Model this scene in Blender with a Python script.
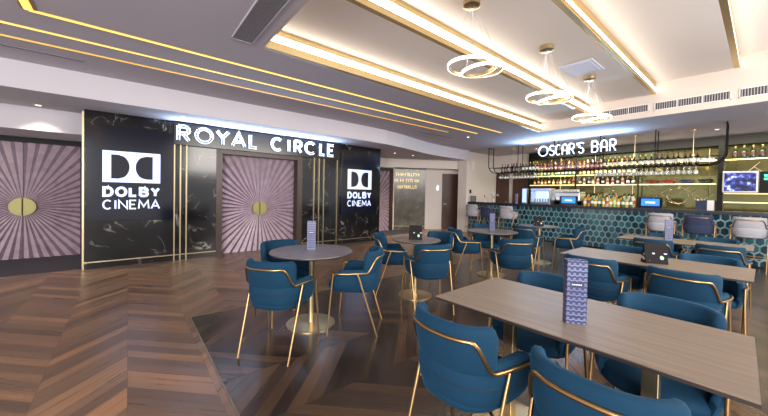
import bpy, math, random
from mathutils import Vector, Matrix
random.seed(7)
PI = math.pi
for o in list(bpy.data.objects): bpy.data.objects.remove(o)
SC = bpy.context.scene
COL = SC.collection

# ------------------------------------------------------------------ camera
cam_d = bpy.data.cameras.new('camera'); cam = bpy.data.objects.new('camera', cam_d); COL.objects.link(cam)
cam_d.sensor_width = 36; cam_d.lens = 312.195 / 768 * 36
cam_d.shift_y = (199.587 - 208) / 768
cam_d.clip_start = 0.02
ya, pi_, ro = [math.radians(a) for a in (39.349, -1.078, -1.124)]
F = Vector((math.sin(ya) * math.cos(pi_), math.cos(ya) * math.cos(pi_), math.sin(pi_)))
RT = Vector((math.cos(ya), -math.sin(ya), 0)); DN = F.cross(RT)
R2 = RT * math.cos(ro) + DN * math.sin(ro); D2 = DN * math.cos(ro) - RT * math.sin(ro)
M = Matrix((R2, -D2, -F)).transposed().to_4x4(); M.translation = Vector((0, 0, 1.35))
cam.matrix_world = M
SC.camera = cam

# ------------------------------------------------------------------ world, exposure
w = bpy.data.worlds.new('world'); SC.world = w; w.use_nodes = True
w.node_tree.nodes['Background'].inputs[0].default_value = (0.97, 0.96, 1.0, 1)
w.node_tree.nodes['Background'].inputs[1].default_value = 0.7
SC.view_settings.view_transform = 'Standard'; SC.view_settings.look = 'None'
SC.view_settings.exposure = 0.92; SC.view_settings.gamma = 1; SC.view_settings.use_curve_mapping = False
LED_W = 5.0      # white cove strips
LED_G = .85       # gold ceiling lines
NEON = 0.8        # white-blue signs

def area(name, loc, size, energy, color, target=None, sy=None, spread=None):
    l = bpy.data.lights.new(name, 'AREA'); l.energy = energy; l.color = color
    l.shape = 'RECTANGLE'; l.size = size; l.size_y = sy or size
    if spread: l.spread = math.radians(spread)
    o = bpy.data.objects.new(name, l); o.location = loc; COL.objects.link(o)
    if target: o.rotation_euler = (Vector(target) - Vector(loc)).to_track_quat('-Z', 'Y').to_euler()
    return o
# added fill lights behind the camera, to brighten the whole room
area('fill_light', (-3.5, -3.0, 2.2), 4.0, 400, (1.0, 0.96, 0.95), (3.0, 4.5, 1.6), 2.0)
area('fill_light', (4.5, -2.6, 2.9), 5.0, 200, (1.0, 0.93, 0.85), (5.5, 3.0, 1.2), 1.5)
# back-bar strip light under the soffit, cool wash thrown up by the two signs
area('back_bar_light', (11.0, 2.4, 2.9), 5.5, 80, (1.0, 0.90, 0.68), (11.45, 2.4, 1.2), 0.25)
area('sign_wash', (2.35, 6.90, 2.36), 3.4, 26, (0.50, 0.70, 1.0), (2.35, 6.60, 3.2), 0.05)
area('sign_wash', (9.45, 3.55, 2.60), 2.6, 34, (0.42, 0.68, 1.0), (9.15, 3.55, 3.2), 0.05)

# ------------------------------------------------------------------ mesh helpers
class MB:
    def __init__(s): s.v = []; s.f = []; s.m = []
    def add(s, vs, fs, mi=0):
        b = len(s.v); s.v += [tuple(v) for v in vs]
        for f in fs: s.f.append([b + i for i in f]); s.m.append(mi)
        return s
    def box(s, a, b, mi=0):
        x0, y0, z0 = [min(p, q) for p, q in zip(a, b)]; x1, y1, z1 = [max(p, q) for p, q in zip(a, b)]
        return s.add([(x0,y0,z0),(x1,y0,z0),(x1,y1,z0),(x0,y1,z0),(x0,y0,z1),(x1,y0,z1),(x1,y1,z1),(x0,y1,z1)],
                     [(0,3,2,1),(4,5,6,7),(0,1,5,4),(1,2,6,5),(2,3,7,6),(3,0,4,7)], mi)
    def prism(s, poly, z0, z1, mi=0, tf=None):
        # poly counter-clockwise in XY, extruded z0..z1 ; tf maps points
        n = len(poly); vs = [(p[0], p[1], z0) for p in poly] + [(p[0], p[1], z1) for p in poly]
        if tf: vs = [tf(*v) for v in vs]
        fs = [list(range(n))[::-1], list(range(n, 2 * n))] + [(i, (i + 1) % n, n + (i + 1) % n, n + i) for i in range(n)]
        return s.add(vs, fs, mi)
    def tube(s, pts, r, seg=8, mi=0, closed=False):
        pts = [Vector(p) for p in pts]; n = len(pts)
        rs = r if isinstance(r, (list, tuple)) else [r] * n
        vs = []; up = None
        for i, p in enumerate(pts):
            a = pts[i - 1] if (i > 0 or closed) else p; b = pts[(i + 1) % n] if (i < n - 1 or closed) else p
            t = (b - a).normalized()
            if up is None:
                up = Vector((0, 0, 1)) if abs(t.z) < .9 else Vector((1, 0, 0))
            u = (up - t * up.dot(t)).normalized(); up = u; q = t.cross(u)
            for k in range(seg):
                an = 2 * PI * k / seg; vs.append(p + (u * math.cos(an) + q * math.sin(an)) * rs[i])
        fs = []
        for i in range(n if closed else n - 1):
            j = (i + 1) % n
            for k in range(seg):
                l = (k + 1) % seg; fs.append((i * seg + k, i * seg + l, j * seg + l, j * seg + k))
        if not closed: fs += [list(range(seg))[::-1], [(n - 1) * seg + k for k in range(seg)]]
        return s.add(vs, fs, mi)
    def lathe(s, prof, c=(0, 0, 0), seg=24, mi=0, mis=None):
        vs = []; fs = []; n = len(prof); b = len(s.v)
        for r, z in prof:
            for k in range(seg):
                a = 2 * PI * k / seg; vs.append((c[0] + r * math.cos(a), c[1] + r * math.sin(a), c[2] + z))
        s.v += vs
        for i in range(n - 1):
            for k in range(seg):
                l = (k + 1) % seg; s.f.append([b + i * seg + k, b + i * seg + l, b + (i + 1) * seg + l, b + (i + 1) * seg + k])
                s.m.append(mis[i] if mis else mi)
        if prof[0][0] > 1e-5: s.f.append([b + k for k in range(seg)][::-1]); s.m.append(mis[0] if mis else mi)
        if prof[-1][0] > 1e-5: s.f.append([b + (n - 1) * seg + k for k in range(seg)]); s.m.append(mis[-1] if mis else mi)
        return s
    def build(s, name, mat, parent=None, smooth=0, bevel=0, loc=None):
        me = bpy.data.meshes.new(name); me.from_pydata(s.v, [], s.f)
        for m in (mat if isinstance(mat, (list, tuple)) else [mat]): me.materials.append(m)
        me.polygons.foreach_set('material_index', s.m)
        if smooth:
            me.polygons.foreach_set('use_smooth', [True] * len(me.polygons))
            me.set_sharp_from_angle(angle=math.radians(smooth))
        me.update(); o = bpy.data.objects.new(name, me); COL.objects.link(o)
        if parent: o.parent = parent
        if loc: o.location = loc
        if bevel:
            b = o.modifiers.new('bevel', 'BEVEL'); b.width = bevel; b.segments = 2; b.limit_method = 'ANGLE'
        return o

def tag(o, label=None, cat=None, group=None, kind=None):
    if label: o['label'] = label
    if cat: o['category'] = cat
    if group: o['group'] = group
    if kind: o['kind'] = kind
    return o
def thing(name, label, cat, loc=(0, 0, 0), rz=0, group=None):
    o = bpy.data.objects.new(name, None); o.location = loc; o.rotation_euler = (0, 0, rz); COL.objects.link(o)
    o.empty_display_size = .1
    return tag(o, label, cat, group)
def struct(o): o['kind'] = 'structure'; return o
def copy_tree(o, parent=None):
    c = o.copy(); COL.objects.link(c)
    if parent: c.parent = parent
    for ch in list(o.children): copy_tree(ch, c)
    return c

# ------------------------------------------------------------------ materials
def lin(c):
    if isinstance(c, str): c = [int(c[i:i + 2], 16) for i in (0, 2, 4)]
    return tuple(((x / 255) / 12.92 if x / 255 <= .04045 else ((x / 255 + .055) / 1.055) ** 2.4) for x in c) + (1,)
def newmat(name):
    m = bpy.data.materials.new(name); m.use_nodes = True
    return m, m.node_tree.nodes, m.node_tree.links, m.node_tree.nodes['Principled BSDF']
def mat(name, c, rough=.5, metal=0, emit=None, es=0, sheen=0, coat=0, trans=0, noise=0, nscale=8, bump=0, bscale=200, spec=None, ior=None):
    m, N, L, P = newmat(name); col = lin(c)
    P.inputs['Base Color'].default_value = col; P.inputs['Roughness'].default_value = rough; P.inputs['Metallic'].default_value = metal
    P.inputs['Coat Weight'].default_value = coat; P.inputs['Transmission Weight'].default_value = trans
    if spec is not None: P.inputs['Specular IOR Level'].default_value = spec
    if ior: P.inputs['IOR'].default_value = ior
    if sheen: P.inputs['Sheen Weight'].default_value = sheen; P.inputs['Sheen Roughness'].default_value = .35; P.inputs['Sheen Tint'].default_value = lin((60, 160, 215))
    if emit: P.inputs['Emission Color'].default_value = lin(emit); P.inputs['Emission Strength'].default_value = es
    tc = N.new('ShaderNodeTexCoord')
    if noise:
        n = N.new('ShaderNodeTexNoise'); n.inputs['Scale'].default_value = nscale; n.inputs['Detail'].default_value = 4
        L.new(tc.outputs['Object'], n.inputs['Vector'])
        mx = N.new('ShaderNodeMix'); mx.data_type = 'RGBA'; L.new(n.outputs['Fac'], mx.inputs[0])
        mx.inputs[6].default_value = tuple(x * (1 - noise) for x in col[:3]) + (1,)
        mx.inputs[7].default_value = tuple(min(1, x * (1 + noise)) for x in col[:3]) + (1,)
        L.new(mx.outputs[2], P.inputs['Base Color'])
    if bump:
        n = N.new('ShaderNodeTexNoise'); n.inputs['Scale'].default_value = bscale; L.new(tc.outputs['Object'], n.inputs['Vector'])
        b = N.new('ShaderNodeBump'); b.inputs['Strength'].default_value = bump; b.inputs['Distance'].default_value = .002
        L.new(n.outputs['Fac'], b.inputs['Height']); L.new(b.outputs[0], P.inputs['Normal'])
    return m
def mth(N, L, op, a, b=None, c=None):
    n = N.new('ShaderNodeMath'); n.operation = op
    for i, x in enumerate((a, b, c)):
        if x is None: continue
        if isinstance(x, (int, float)): n.inputs[i].default_value = x
        else: L.new(x, n.inputs[i])
    return n.outputs[0]
def ramp(N, L, fac, stops):
    r = N.new('ShaderNodeValToRGB'); L.new(fac, r.inputs[0]); e = r.color_ramp.elements
    e[0].position, e[0].color = stops[0][0], lin(stops[0][1]); e[1].position, e[1].color = stops[-1][0], lin(stops[-1][1])
    for p, c in stops[1:-1]: q = e.new(p); q.color = lin(c)
    return r.outputs[0]

def chevron_mat(name, swap, w, p, x0, cols, rough):
    m, N, L, P = newmat(name)
    tc = N.new('ShaderNodeTexCoord'); sp = N.new('ShaderNodeSeparateXYZ'); L.new(tc.outputs['Object'], sp.inputs[0])
    x, y = (sp.outputs[1], sp.outputs[0]) if swap else (sp.outputs[0], sp.outputs[1])
    u = mth(N, L, 'DIVIDE', mth(N, L, 'SUBTRACT', x, x0), w)
    colid = mth(N, L, 'FLOOR', u)
    fu = mth(N, L, 'FRACT', mth(N, L, 'MULTIPLY', u, .5))
    tri = mth(N, L, 'ABSOLUTE', mth(N, L, 'SUBTRACT', mth(N, L, 'MULTIPLY', fu, 2), 1))   # 1..0..1
    tri = mth(N, L, 'MULTIPLY', tri, w)
    v = mth(N, L, 'SUBTRACT', y, tri)                     # constant along a plank
    vp = mth(N, L, 'DIVIDE', v, p); pid = mth(N, L, 'FLOOR', vp); fv = mth(N, L, 'FRACT', vp)
    cb = N.new('ShaderNodeCombineXYZ'); L.new(colid, cb.inputs[0]); L.new(pid, cb.inputs[1])
    wn = N.new('ShaderNodeTexWhiteNoise'); wn.noise_dimensions = '2D'; L.new(cb.outputs[0], wn.inputs['Vector'])
    # grain: long axis along plank
    cg = N.new('ShaderNodeCombineXYZ'); L.new(mth(N, L, 'MULTIPLY', v, 30), cg.inputs[0]); L.new(mth(N, L, 'MULTIPLY', x, 2.5), cg.inputs[1])
    L.new(mth(N, L, 'MULTIPLY', wn.outputs['Value'], 40), cg.inputs[2])
    gn = N.new('ShaderNodeTexNoise'); gn.inputs['Scale'].default_value = 1; gn.inputs['Detail'].default_value = 5; gn.inputs['Distortion'].default_value = .15
    L.new(cg.outputs[0], gn.inputs['Vector'])
    f = mth(N, L, 'ADD', mth(N, L, 'MULTIPLY', wn.outputs['Value'], .62), mth(N, L, 'MULTIPLY', gn.outputs['Fac'], .42))
    c = ramp(N, L, f, cols)
    # joints
    j1 = mth(N, L, 'LESS_THAN', fv, .02); fx = mth(N, L, 'FRACT', u); j2 = mth(N, L, 'LESS_THAN', fx, .006)
    j = mth(N, L, 'MAXIMUM', j1, j2)
    mx = N.new('ShaderNodeMix'); mx.data_type = 'RGBA'; L.new(mth(N, L, 'MULTIPLY', j, .55), mx.inputs[0]); L.new(c, mx.inputs[6]); mx.inputs[7].default_value = (.01, .007, .005, 1)
    L.new(mx.outputs[2], P.inputs['Base Color'])
    rr = mth(N, L, 'ADD', mth(N, L, 'MULTIPLY', gn.outputs['Fac'], .16), rough)
    L.new(rr, P.inputs['Roughness'])
    b = N.new('ShaderNodeBump'); b.inputs['Strength'].default_value = .12; b.inputs['Distance'].default_value = .001
    L.new(mth(N, L, 'SUBTRACT', gn.outputs['Fac'], j), b.inputs['Height']); L.new(b.outputs[0], P.inputs['Normal'])
    return m

def marble_mat(name, base, mid, vein, rough=.12):
    m, N, L, P = newmat(name)
    tc = N.new('ShaderNodeTexCoord')
    n = N.new('ShaderNodeTexNoise'); n.inputs['Scale'].default_value = 1.4; n.inputs['Detail'].default_value = 8; n.inputs['Distortion'].default_value = 1.6
    L.new(tc.outputs['Object'], n.inputs['Vector'])
    a = mth(N, L, 'ABSOLUTE', mth(N, L, 'SUBTRACT', n.outputs['Fac'], .5))
    vn = mth(N, L, 'SUBTRACT', 1, mth(N, L, 'MINIMUM', mth(N, L, 'MULTIPLY', a, 60), 1))
    n2 = N.new('ShaderNodeTexNoise'); n2.inputs['Scale'].default_value = 3.1; n2.inputs['Detail'].default_value = 5; L.new(tc.outputs['Object'], n2.inputs['Vector'])
    msk = mth(N, L, 'MULTIPLY', vn, mth(N, L, 'MINIMUM', mth(N, L, 'MAXIMUM', mth(N, L, 'MULTIPLY', mth(N, L, 'SUBTRACT', n2.outputs['Fac'], .48), 5), 0), 1))
    base_c = ramp(N, L, n2.outputs['Fac'], [(.3, base), (.7, mid)])
    mx = N.new('ShaderNodeMix'); mx.data_type = 'RGBA'; L.new(msk, mx.inputs[0]); L.new(base_c, mx.inputs[6]); mx.inputs[7].default_value = lin(vein)
    L.new(mx.outputs[2], P.inputs['Base Color']); P.inputs['Roughness'].default_value = rough
    return m

def grain_mat(name, c1, c2, rough, sc=(3, 60, 3), coat=0):
    m, N, L, P = newmat(name)
    tc = N.new('ShaderNodeTexCoord'); mp = N.new('ShaderNodeMapping'); mp.inputs['Scale'].default_value = sc
    L.new(tc.outputs['Object'], mp.inputs[0]); n = N.new('ShaderNodeTexNoise'); n.inputs['Scale'].default_value = 1; n.inputs['Detail'].default_value = 6; n.inputs['Distortion'].default_value = .5
    L.new(mp.outputs[0], n.inputs['Vector']); L.new(ramp(N, L, n.outputs['Fac'], [(.3, c1), (.72, c2)]), P.inputs['Base Color'])
    P.inputs['Roughness'].default_value = rough; P.inputs['Coat Weight'].default_value = coat
    return m

def island_mat(name, stops, rough, coat=0):
    m, N, L, P = newmat(name)
    g = N.new('ShaderNodeNewGeometry'); L.new(ramp(N, L, g.outputs['Random Per Island'], stops), P.inputs['Base Color'])
    P.inputs['Roughness'].default_value = rough; P.inputs['Coat Weight'].default_value = coat
    return m

FLOOR = chevron_mat('walnut_chevron', False, .465, .125, 0.0, [(.12, (86, 67, 53)), (.45, (110, 86, 67)), (.72, (128, 98, 74)), (.95, (166, 120, 82))], .22)
FLOOR2 = chevron_mat('dark_chevron', True, .56, .125, .14, [(.12, (40, 34, 31)), (.5, (58, 47, 40)), (.95, (92, 70, 52))], .15)
CARPET = mat('dark_carpet', (52, 50, 60), .95, bump=.4, noise=.25, nscale=60)
MARBLE = marble_mat('black_marble', (13, 13, 15), (28, 28, 29), (138, 134, 128))
MARBLE2 = marble_mat('brown_marble', (58, 54, 46), (84, 80, 68), (150, 142, 116), .2)
CEIL = mat('ceiling_paint', (190, 186, 197), .9, noise=.02, nscale=2)
CEIL2 = mat('warm_ceiling_paint', (226, 218, 214), .9, noise=.02, nscale=2)
CREAM = mat('cream_wall', (205, 196, 188), .85, noise=.03, nscale=3)
SOFFIT = mat('soffit_paint', (192, 188, 194), .9, noise=.02, nscale=2)
BRASS = mat('brushed_brass', (196, 176, 138), .30, 1, bump=.1)
BRASS_D = mat('aged_brass', (168, 136, 92), .34, 1, bump=.1)
BRASS_P = mat('brass_reflector', (204, 180, 132), .4, 1)
GOLDSTRIP = mat('brass_inlay', (168, 154, 124), .35, 1)
VELVET = mat('blue_velvet', (5, 46, 69), .85, spec=.25, sheen=.16, noise=.12, nscale=14, bump=.15, bscale=400)
PIPING = mat('blue_piping', (8, 36, 54), .7, sheen=.2)
GREYF = mat('light_grey_fabric', (158, 158, 166), .85, noise=.05, bump=.2)
NAVYF = mat('navy_fabric', (38, 48, 78), .85, sheen=.2, noise=.06)
TABLE = grain_mat('grey_brown_laminate', (96, 84, 74), (126, 111, 97), .34, (60, 2.2, 3))
TABLE_R = grain_mat('slate_laminate', (84, 78, 80), (112, 104, 102), .32, (14, 14, 14))
TEDGE = mat('table_edge', (40, 33, 31), .45)
WOODD = grain_mat('dark_walnut_veneer', (52, 33, 27), (84, 54, 42), .4, (30, 30, 1.5))
WOODF = grain_mat('bronze_frame_wood', (46, 32, 27), (68, 48, 38), .35, (20, 20, 2))
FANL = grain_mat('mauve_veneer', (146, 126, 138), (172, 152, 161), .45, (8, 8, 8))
FAND = grain_mat('shadow_mauve_veneer', (98, 82, 96), (122, 104, 116), .45, (8, 8, 8))  # narrow pleat flanks: darker copy of the mauve, relief shade put into the colour
BLACK = mat('black_metal', (9, 9, 10), .5, 0, spec=.2)
BLACKG = mat('black_glass', (8, 9, 13), .08, coat=.4)
SCREEN = mat('dark_screen', (6, 8, 16), .12, emit=(10, 16, 34), es=.25)
LOGO_E = mat('lit_logo', (200, 215, 255), .4, emit=(196, 212, 255), es=.45)
NEON_E = mat('neon_tube', (230, 240, 255), .4, emit=(205, 226, 255), es=NEON)
NEON_B = mat('bar_sign_tube', (230, 240, 255), .4, emit=(190, 216, 255), es=NEON * 1.05)
LED = mat('led_diffuser', (255, 246, 232), .5, emit=(255, 244, 226), es=LED_W)
LED2 = mat('gold_led_diffuser', (250, 200, 90), .5, emit=(255, 204, 96), es=LED_G)
LED3 = mat('amber_led_diffuser', (240, 180, 70), .5, emit=(240, 178, 72), es=LED_G * .62)
RINGLED = mat('ring_led', (255, 245, 225), .5, emit=(255, 240, 214), es=3.0)
SPOT = mat('downlight_lens', (255, 250, 240), .4, emit=(255, 244, 226), es=3)
GRILL = mat('grille_dark', (52, 51, 55), .7)
GRILLB = mat('grille_blade', (150, 147, 152), .6)
WHITE = mat('white_paint', (210, 206, 206), .6)
GROUT = mat('tile_grout', (150, 172, 174), .6)
HEX = island_mat('teal_glazed_tile', [(0, (8, 40, 54)), (.35, (14, 58, 72)), (.7, (24, 76, 88)), (1, (44, 98, 106))], .13, .5)
HEXR = island_mat('teal_tile_rim', [(0, (96, 132, 138)), (1, (138, 164, 168))], .2, .3)
COUNTER = mat('black_stone_counter', (34, 37, 46), .25, noise=.3, nscale=40)
MIRROR = mat('bronzed_mirror', (118, 114, 74), .10, .72, noise=.45, nscale=1.6)
SHELF_L = mat('lit_shelf_edge', (255, 230, 160), .5, emit=(255, 226, 150), es=.9)
GLASS = mat('clear_glass', (240, 244, 240), .05, trans=.75, spec=.8, ior=1.35)
GBOT = mat('green_bottle_glass', (28, 48, 22), .1, coat=.5)
DBOT = mat('dark_bottle_glass', (20, 16, 18), .1, coat=.5)
CAPR = mat('bottle_foil_red', (120, 24, 36), .35, .3)
CAPG = mat('bottle_foil_gold', (212, 176, 90), .3, .8)
LABELW = mat('bottle_label', (222, 216, 200), .7)
LABELR = mat('pink_label', (196, 132, 138), .6)
PAPERW = mat('white_card', (214, 212, 216), .7)
STEEL = mat('brushed_steel', (176, 178, 184), .28, .9)
MENU_M = None

def menu_mat():
    m, N, L, P = newmat('navy_scallop_card')
    tc = N.new('ShaderNodeTexCoord'); sp = N.new('ShaderNodeSeparateXYZ'); L.new(tc.outputs['Object'], sp.inputs[0])
    s = .0235
    def scal(off, zoff):
        u = mth(N, L, 'SUBTRACT', mth(N, L, 'FRACT', mth(N, L, 'ADD', mth(N, L, 'DIVIDE', sp.outputs[0], s), off)), .5)
        v = mth(N, L, 'FRACT', mth(N, L, 'ADD', mth(N, L, 'DIVIDE', sp.outputs[2], s * 1.0), zoff))
        d = mth(N, L, 'SQRT', mth(N, L, 'ADD', mth(N, L, 'MULTIPLY', u, u), mth(N, L, 'MULTIPLY', v, v)))
        return mth(N, L, 'GREATER_THAN', mth(N, L, 'SINE', mth(N, L, 'MULTIPLY', d, 9.5)), .5)
    a = scal(0, 0)
    nn = N.new('ShaderNodeTexNoise'); nn.inputs['Scale'].default_value = 9; L.new(tc.outputs['Object'], nn.inputs['Vector'])
    mx = N.new('ShaderNodeMix'); mx.data_type = 'RGBA'
    L.new(mth(N, L, 'MULTIPLY', a, mth(N, L, 'ADD', nn.outputs['Fac'], .2)), mx.inputs[0])
    mx.inputs[6].default_value = lin((40, 46, 84)); mx.inputs[7].default_value = lin((124, 130, 162))
    L.new(mx.outputs[2], P.inputs['Base Color']); P.inputs['Roughness'].default_value = .35
    return m
MENU_M = menu_mat()
def photo_mat(name, dark, blobs):
    m, N, L, P = newmat(name)
    tc = N.new('ShaderNodeTexCoord'); n = N.new('ShaderNodeTexVoronoi'); n.inputs['Scale'].default_value = 26
    L.new(tc.outputs['Object'], n.inputs['Vector'])
    sp = N.new('ShaderNodeSeparateXYZ'); L.new(tc.outputs['Object'], sp.inputs[0])
    band = mth(N, L, 'LESS_THAN', mth(N, L, 'ABSOLUTE', mth(N, L, 'SUBTRACT', sp.outputs[2], .075)), .035)
    f = mth(N, L, 'MULTIPLY', mth(N, L, 'LESS_THAN', n.outputs['Distance'], .42), band)
    mx = N.new('ShaderNodeMix'); mx.data_type = 'RGBA'; L.new(f, mx.inputs[0]); mx.inputs[6].default_value = lin(dark)
    mm = N.new('ShaderNodeMix'); mm.data_type = 'RGBA'; mm.inputs[0].default_value = .6; L.new(n.outputs['Color'], mm.inputs[6]); mm.inputs[7].default_value = lin(blobs)
    L.new(mm.outputs[2], mx.inputs[7]); L.new(mx.outputs[2], P.inputs['Base Color']); P.inputs['Specular IOR Level'].default_value = .12; P.inputs['Roughness'].default_value = .55
    return m
PATCH = mat('navy_patch', (24, 28, 60), .4)
TENT_M = photo_mat('drink_photo_card', (20, 17, 17), (190, 190, 188))

# ------------------------------------------------------------------ setting: floor
X0, X1, Y0 = -5.0, 13.2, -3.0
struct(MB().box((X0, Y0, -.1), (X1, 10.5, 0)).build('floor', FLOOR))
struct(MB().box((.52, Y0, .0), (9.86, 3.82, .002)).build('floor', FLOOR2))
struct(MB().box((.508, Y0, .0), (.522, 3.832, .004)).box((.508, 3.818, 0), (9.8, 3.832, .004)).build('trim_1', GOLDSTRIP))
struct(MB().box((-5, 7.16, 0), (-.58, 8.79, .006)).build('floor', CARPET))
struct(MB().prism([(5.72, 7.72), (7.6, 7.72), (8.5, 8.45), (7.9, 8.79), (5.72, 8.79)], 0, .006).build('floor', CARPET))

# ------------------------------------------------------------------ setting: ceiling
YB = 6.24     # bulkhead line
def ceil_box(a, b, m, name='ceiling'): return struct(MB().box(a, b).build(name, m))
arcp = [(4.4, YB), (5.2, 6.28), (5.9, 6.42), (6.6, 6.62), (7.4, 6.82), (8.2, 6.92), (9.78, 6.97)]
RY, RX0, RX1 = 3.72, 1.17, 8.15
ceil = MB().box((X0, RY, 3.0), (X1, YB, 3.1)).box((X0, Y0, 3.0), (RX0, RY, 3.1)).box((RX1, Y0, 3.0), (X1, RY, 3.1)).box((9.7, YB, 3.0), (X1, 7.2, 3.1))
ceil.prism([(4.4, YB - .01), (9.78, YB - .01)] + arcp[::-1][:-1], 3.0, 3.1)
struct(ceil.build('ceiling', CEIL))
drop = MB().prism([(X0, YB)] + arcp + [(9.78, 10.5), (X0, 10.5)], 2.64, 3.09)
struct(drop.build('ceiling', SOFFIT))
# stepped raised ceiling : each level begins at a luminous step
STEPS = [(3.72, 3.0, 3.24, .36, .70), (2.65, 3.23, 3.47, .28, .68), (1.50, 3.44, 3.67, .22, .48), (.40, 3.64, 3.83, .22, .38)]
lev = [(3.72, 3.24), (2.65, 3.23), (2.65, 3.47), (1.50, 3.44), (1.50, 3.67), (.40, 3.64), (.40, 3.83), (Y0, 4.0)]
rc = MB()
for i in range(0, 8, 2):
    (ya_, za), (yb_, zb) = lev[i], lev[i + 1]
    rc.add([(RX0, ya_, za), (RX1, ya_, za), (RX1, yb_, zb), (RX0, yb_, zb), (RX0, ya_, za + .08), (RX1, ya_, za + .08), (RX1, yb_, zb + .08), (RX0, yb_, zb + .08)],
           [(0, 1, 2, 3), (4, 7, 6, 5), (0, 4, 5, 1), (1, 5, 6, 2), (2, 6, 7, 3), (3, 7, 4, 0)])
struct(rc.build('ceiling', CEIL2))
face = MB()
prof = [(RY + .0, 3.0)] + lev + [(Y0, 3.0)]
def yz_prism(mb, poly, xa, xb, mi=0):
    n = len(poly); vs = [(xa, p[0], p[1]) for p in poly] + [(xb, p[0], p[1]) for p in poly]
    mb.add(vs, [list(range(n)), list(range(n, 2 * n))[::-1]] + [(i, n + i, n + (i + 1) % n, (i + 1) % n) for i in range(n)], mi)
yz_prism(face, [(y, z + (.08 if z > 3 else 0)) for y, z in prof], RX1 - .03, RX1 - .002)
yz_prism(face, [(y, z + (.08 if z > 3 else 0)) for y, z in prof], RX0 + .002, RX0 + .03)
struct(face.build('ceiling', mat('riser_paint', (194, 182, 174), .9)))
for i, (y, z0, z1, f0, f1) in enumerate(STEPS):
    t = thing('cove_light', ['brass cove light along the edge of the low grey ceiling', 'brass cove light running behind the ring pendants, second step', 'brass cove light over the far tables, third step of the raised ceiling', 'brass cove light at the right, topmost step of the raised ceiling'][i], 'ceiling light', (RX0 + .03, y - .062, z0 + .001))
    W, H = RX1 - RX0 - .06, z1 - z0; a, b = H * f0, H * f1
    MB().box((0, .0, 0), (W, .06, a)).box((0, 0, b), (W, .06, H)).box((0, -.006, a - .006), (W, 0, a)).box((0, -.006, b), (W, 0, b + .006)).box((0, -.004, 0), (W, 0, .012)).build('housing', BRASS_P, t)
    MB().box((0, -.004, a), (W, .05, b)).build('diffuser', LED, t)
# vent grilles in the bar-side riser
for k, (ya_, yb_, nm) in enumerate(((2.52, 1.53, 'left'), (1.45, .42, 'middle'), (.33, -.75, 'right'))):
    t = thing('vent_grille', 'long slotted air grille in the ceiling riser above the bar, %s one' % ['leftmost', 'middle', 'rightmost'][k], 'air vent', (RX1 - .031, yb_, 3.11), group='air grilles above the bar')
    L_ = ya_ - yb_; fr = MB(); z = .16
    n = 3
    fr.box((-.012, 0, 0), (0, L_, .014)).box((-.012, 0, z - .014), (0, L_, z))
    for q in [0, L_ - .014] + [L_ * (j + 1) / n for j in range(n - 1)]: fr.box((-.012, q, .0), (0, q + .014, z))
    fr.build('frame', WHITE, t)
    MB().box((-.004, .01, .01), (-.001, L_ - .01, z - .01)).build('backing', GRILL, t)
    sl = MB(); c = int(L_ / .034)
    for j in range(c): sl.box((-.009, .02 + j * .034, .014), (-.004, .032 + j * .034, z - .014))
    sl.build('slats', GRILLB, t)
# linear grille in the low ceiling
t = thing('vent_grille', 'long dark grille in the low grey ceiling beside the first cove', 'air vent', (.85, 1.2, 3.0))
MB().box((0, 0, -.012), (.22, .012, 0)).box((0, 2.47, -.012), (.22, 2.485, 0)).box((0, 0, -.012), (.012, 2.485, 0)).box((.208, 0, -.012), (.22, 2.485, 0)).build('frame', CEIL, t)
MB().box((.01, .01, -.004), (.21, 2.475, -.001)).build('backing', GRILL, t)
sl = MB()
for j in range(14): sl.box((.02 + j * .0138, .012, -.010), (.026 + j * .0138, 2.47, -.004))
sl.build('slats', GRILLB, t)
o = MB().box((0, 0, -.01), (.58, .46, 0)).box((.04, .04, -.014), (.54, .42, -.01)).build('access_panel', mat('pale_panel', (206, 208, 226), .5), loc=(5.36, 1.70, 3.440)); tag(o, 'pale square access panel in the raised ceiling between two ring pendants', 'ceiling panel')
o = MB().box((0, 0, -.01), (1.3, .05, 0)).build('air_slot', mat('slot_grey', (120, 116, 124), .7), loc=(5.9, 5.75, 3.0)); tag(o, 'thin linear air slot near the end of the gold ceiling lines', 'air vent')
o = MB().box((0, 0, -.008), (1.0, .04, 0)).build('air_slot', mat('slot_grey2', (122, 118, 128), .7), loc=(-1.45, 5.65, 3.0)); tag(o, 'short linear air slot at the left edge of the low ceiling', 'air vent')
# gold lines of light
def line_light(label, segs, m, wd=.026):
    t = thing('line_light', label, 'ceiling light', (0, 0, 3.0))
    a = MB(); b = MB()
    for (x0, y0, x1, y1) in segs:
        if y0 == y1: a.box((x0, y0 - wd, -.006), (x1, y0 + wd, 0)); b.box((x0, y0 - wd * .75, -.010), (x1, y0 + wd * .75, -.006))
        else: a.box((x0 - wd * 2, y0, -.006), (x0 + wd * 2, y1, 0)); b.box((x0 - wd * 1.2, y0, -.010), (x0 + wd * 1.2, y1, -.006))
    a.build('channel', BRASS_P, t); b.build('diffuser', m, t)
line_light('gold line of light nearest the tables, turning a corner at its left end', [(-.72, 4.39, 7.48, 4.39), (-.72, -2.0, -.72, 4.39)], LED2)
line_light('middle one of the three gold lines of light', [(-3.5, 4.89, 7.16, 4.89)], LED2, .022)
line_light('amber line of light nearest the lit marble wall', [(-3.5, 5.31, 6.48, 5.31)], LED3, .020)
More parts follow.
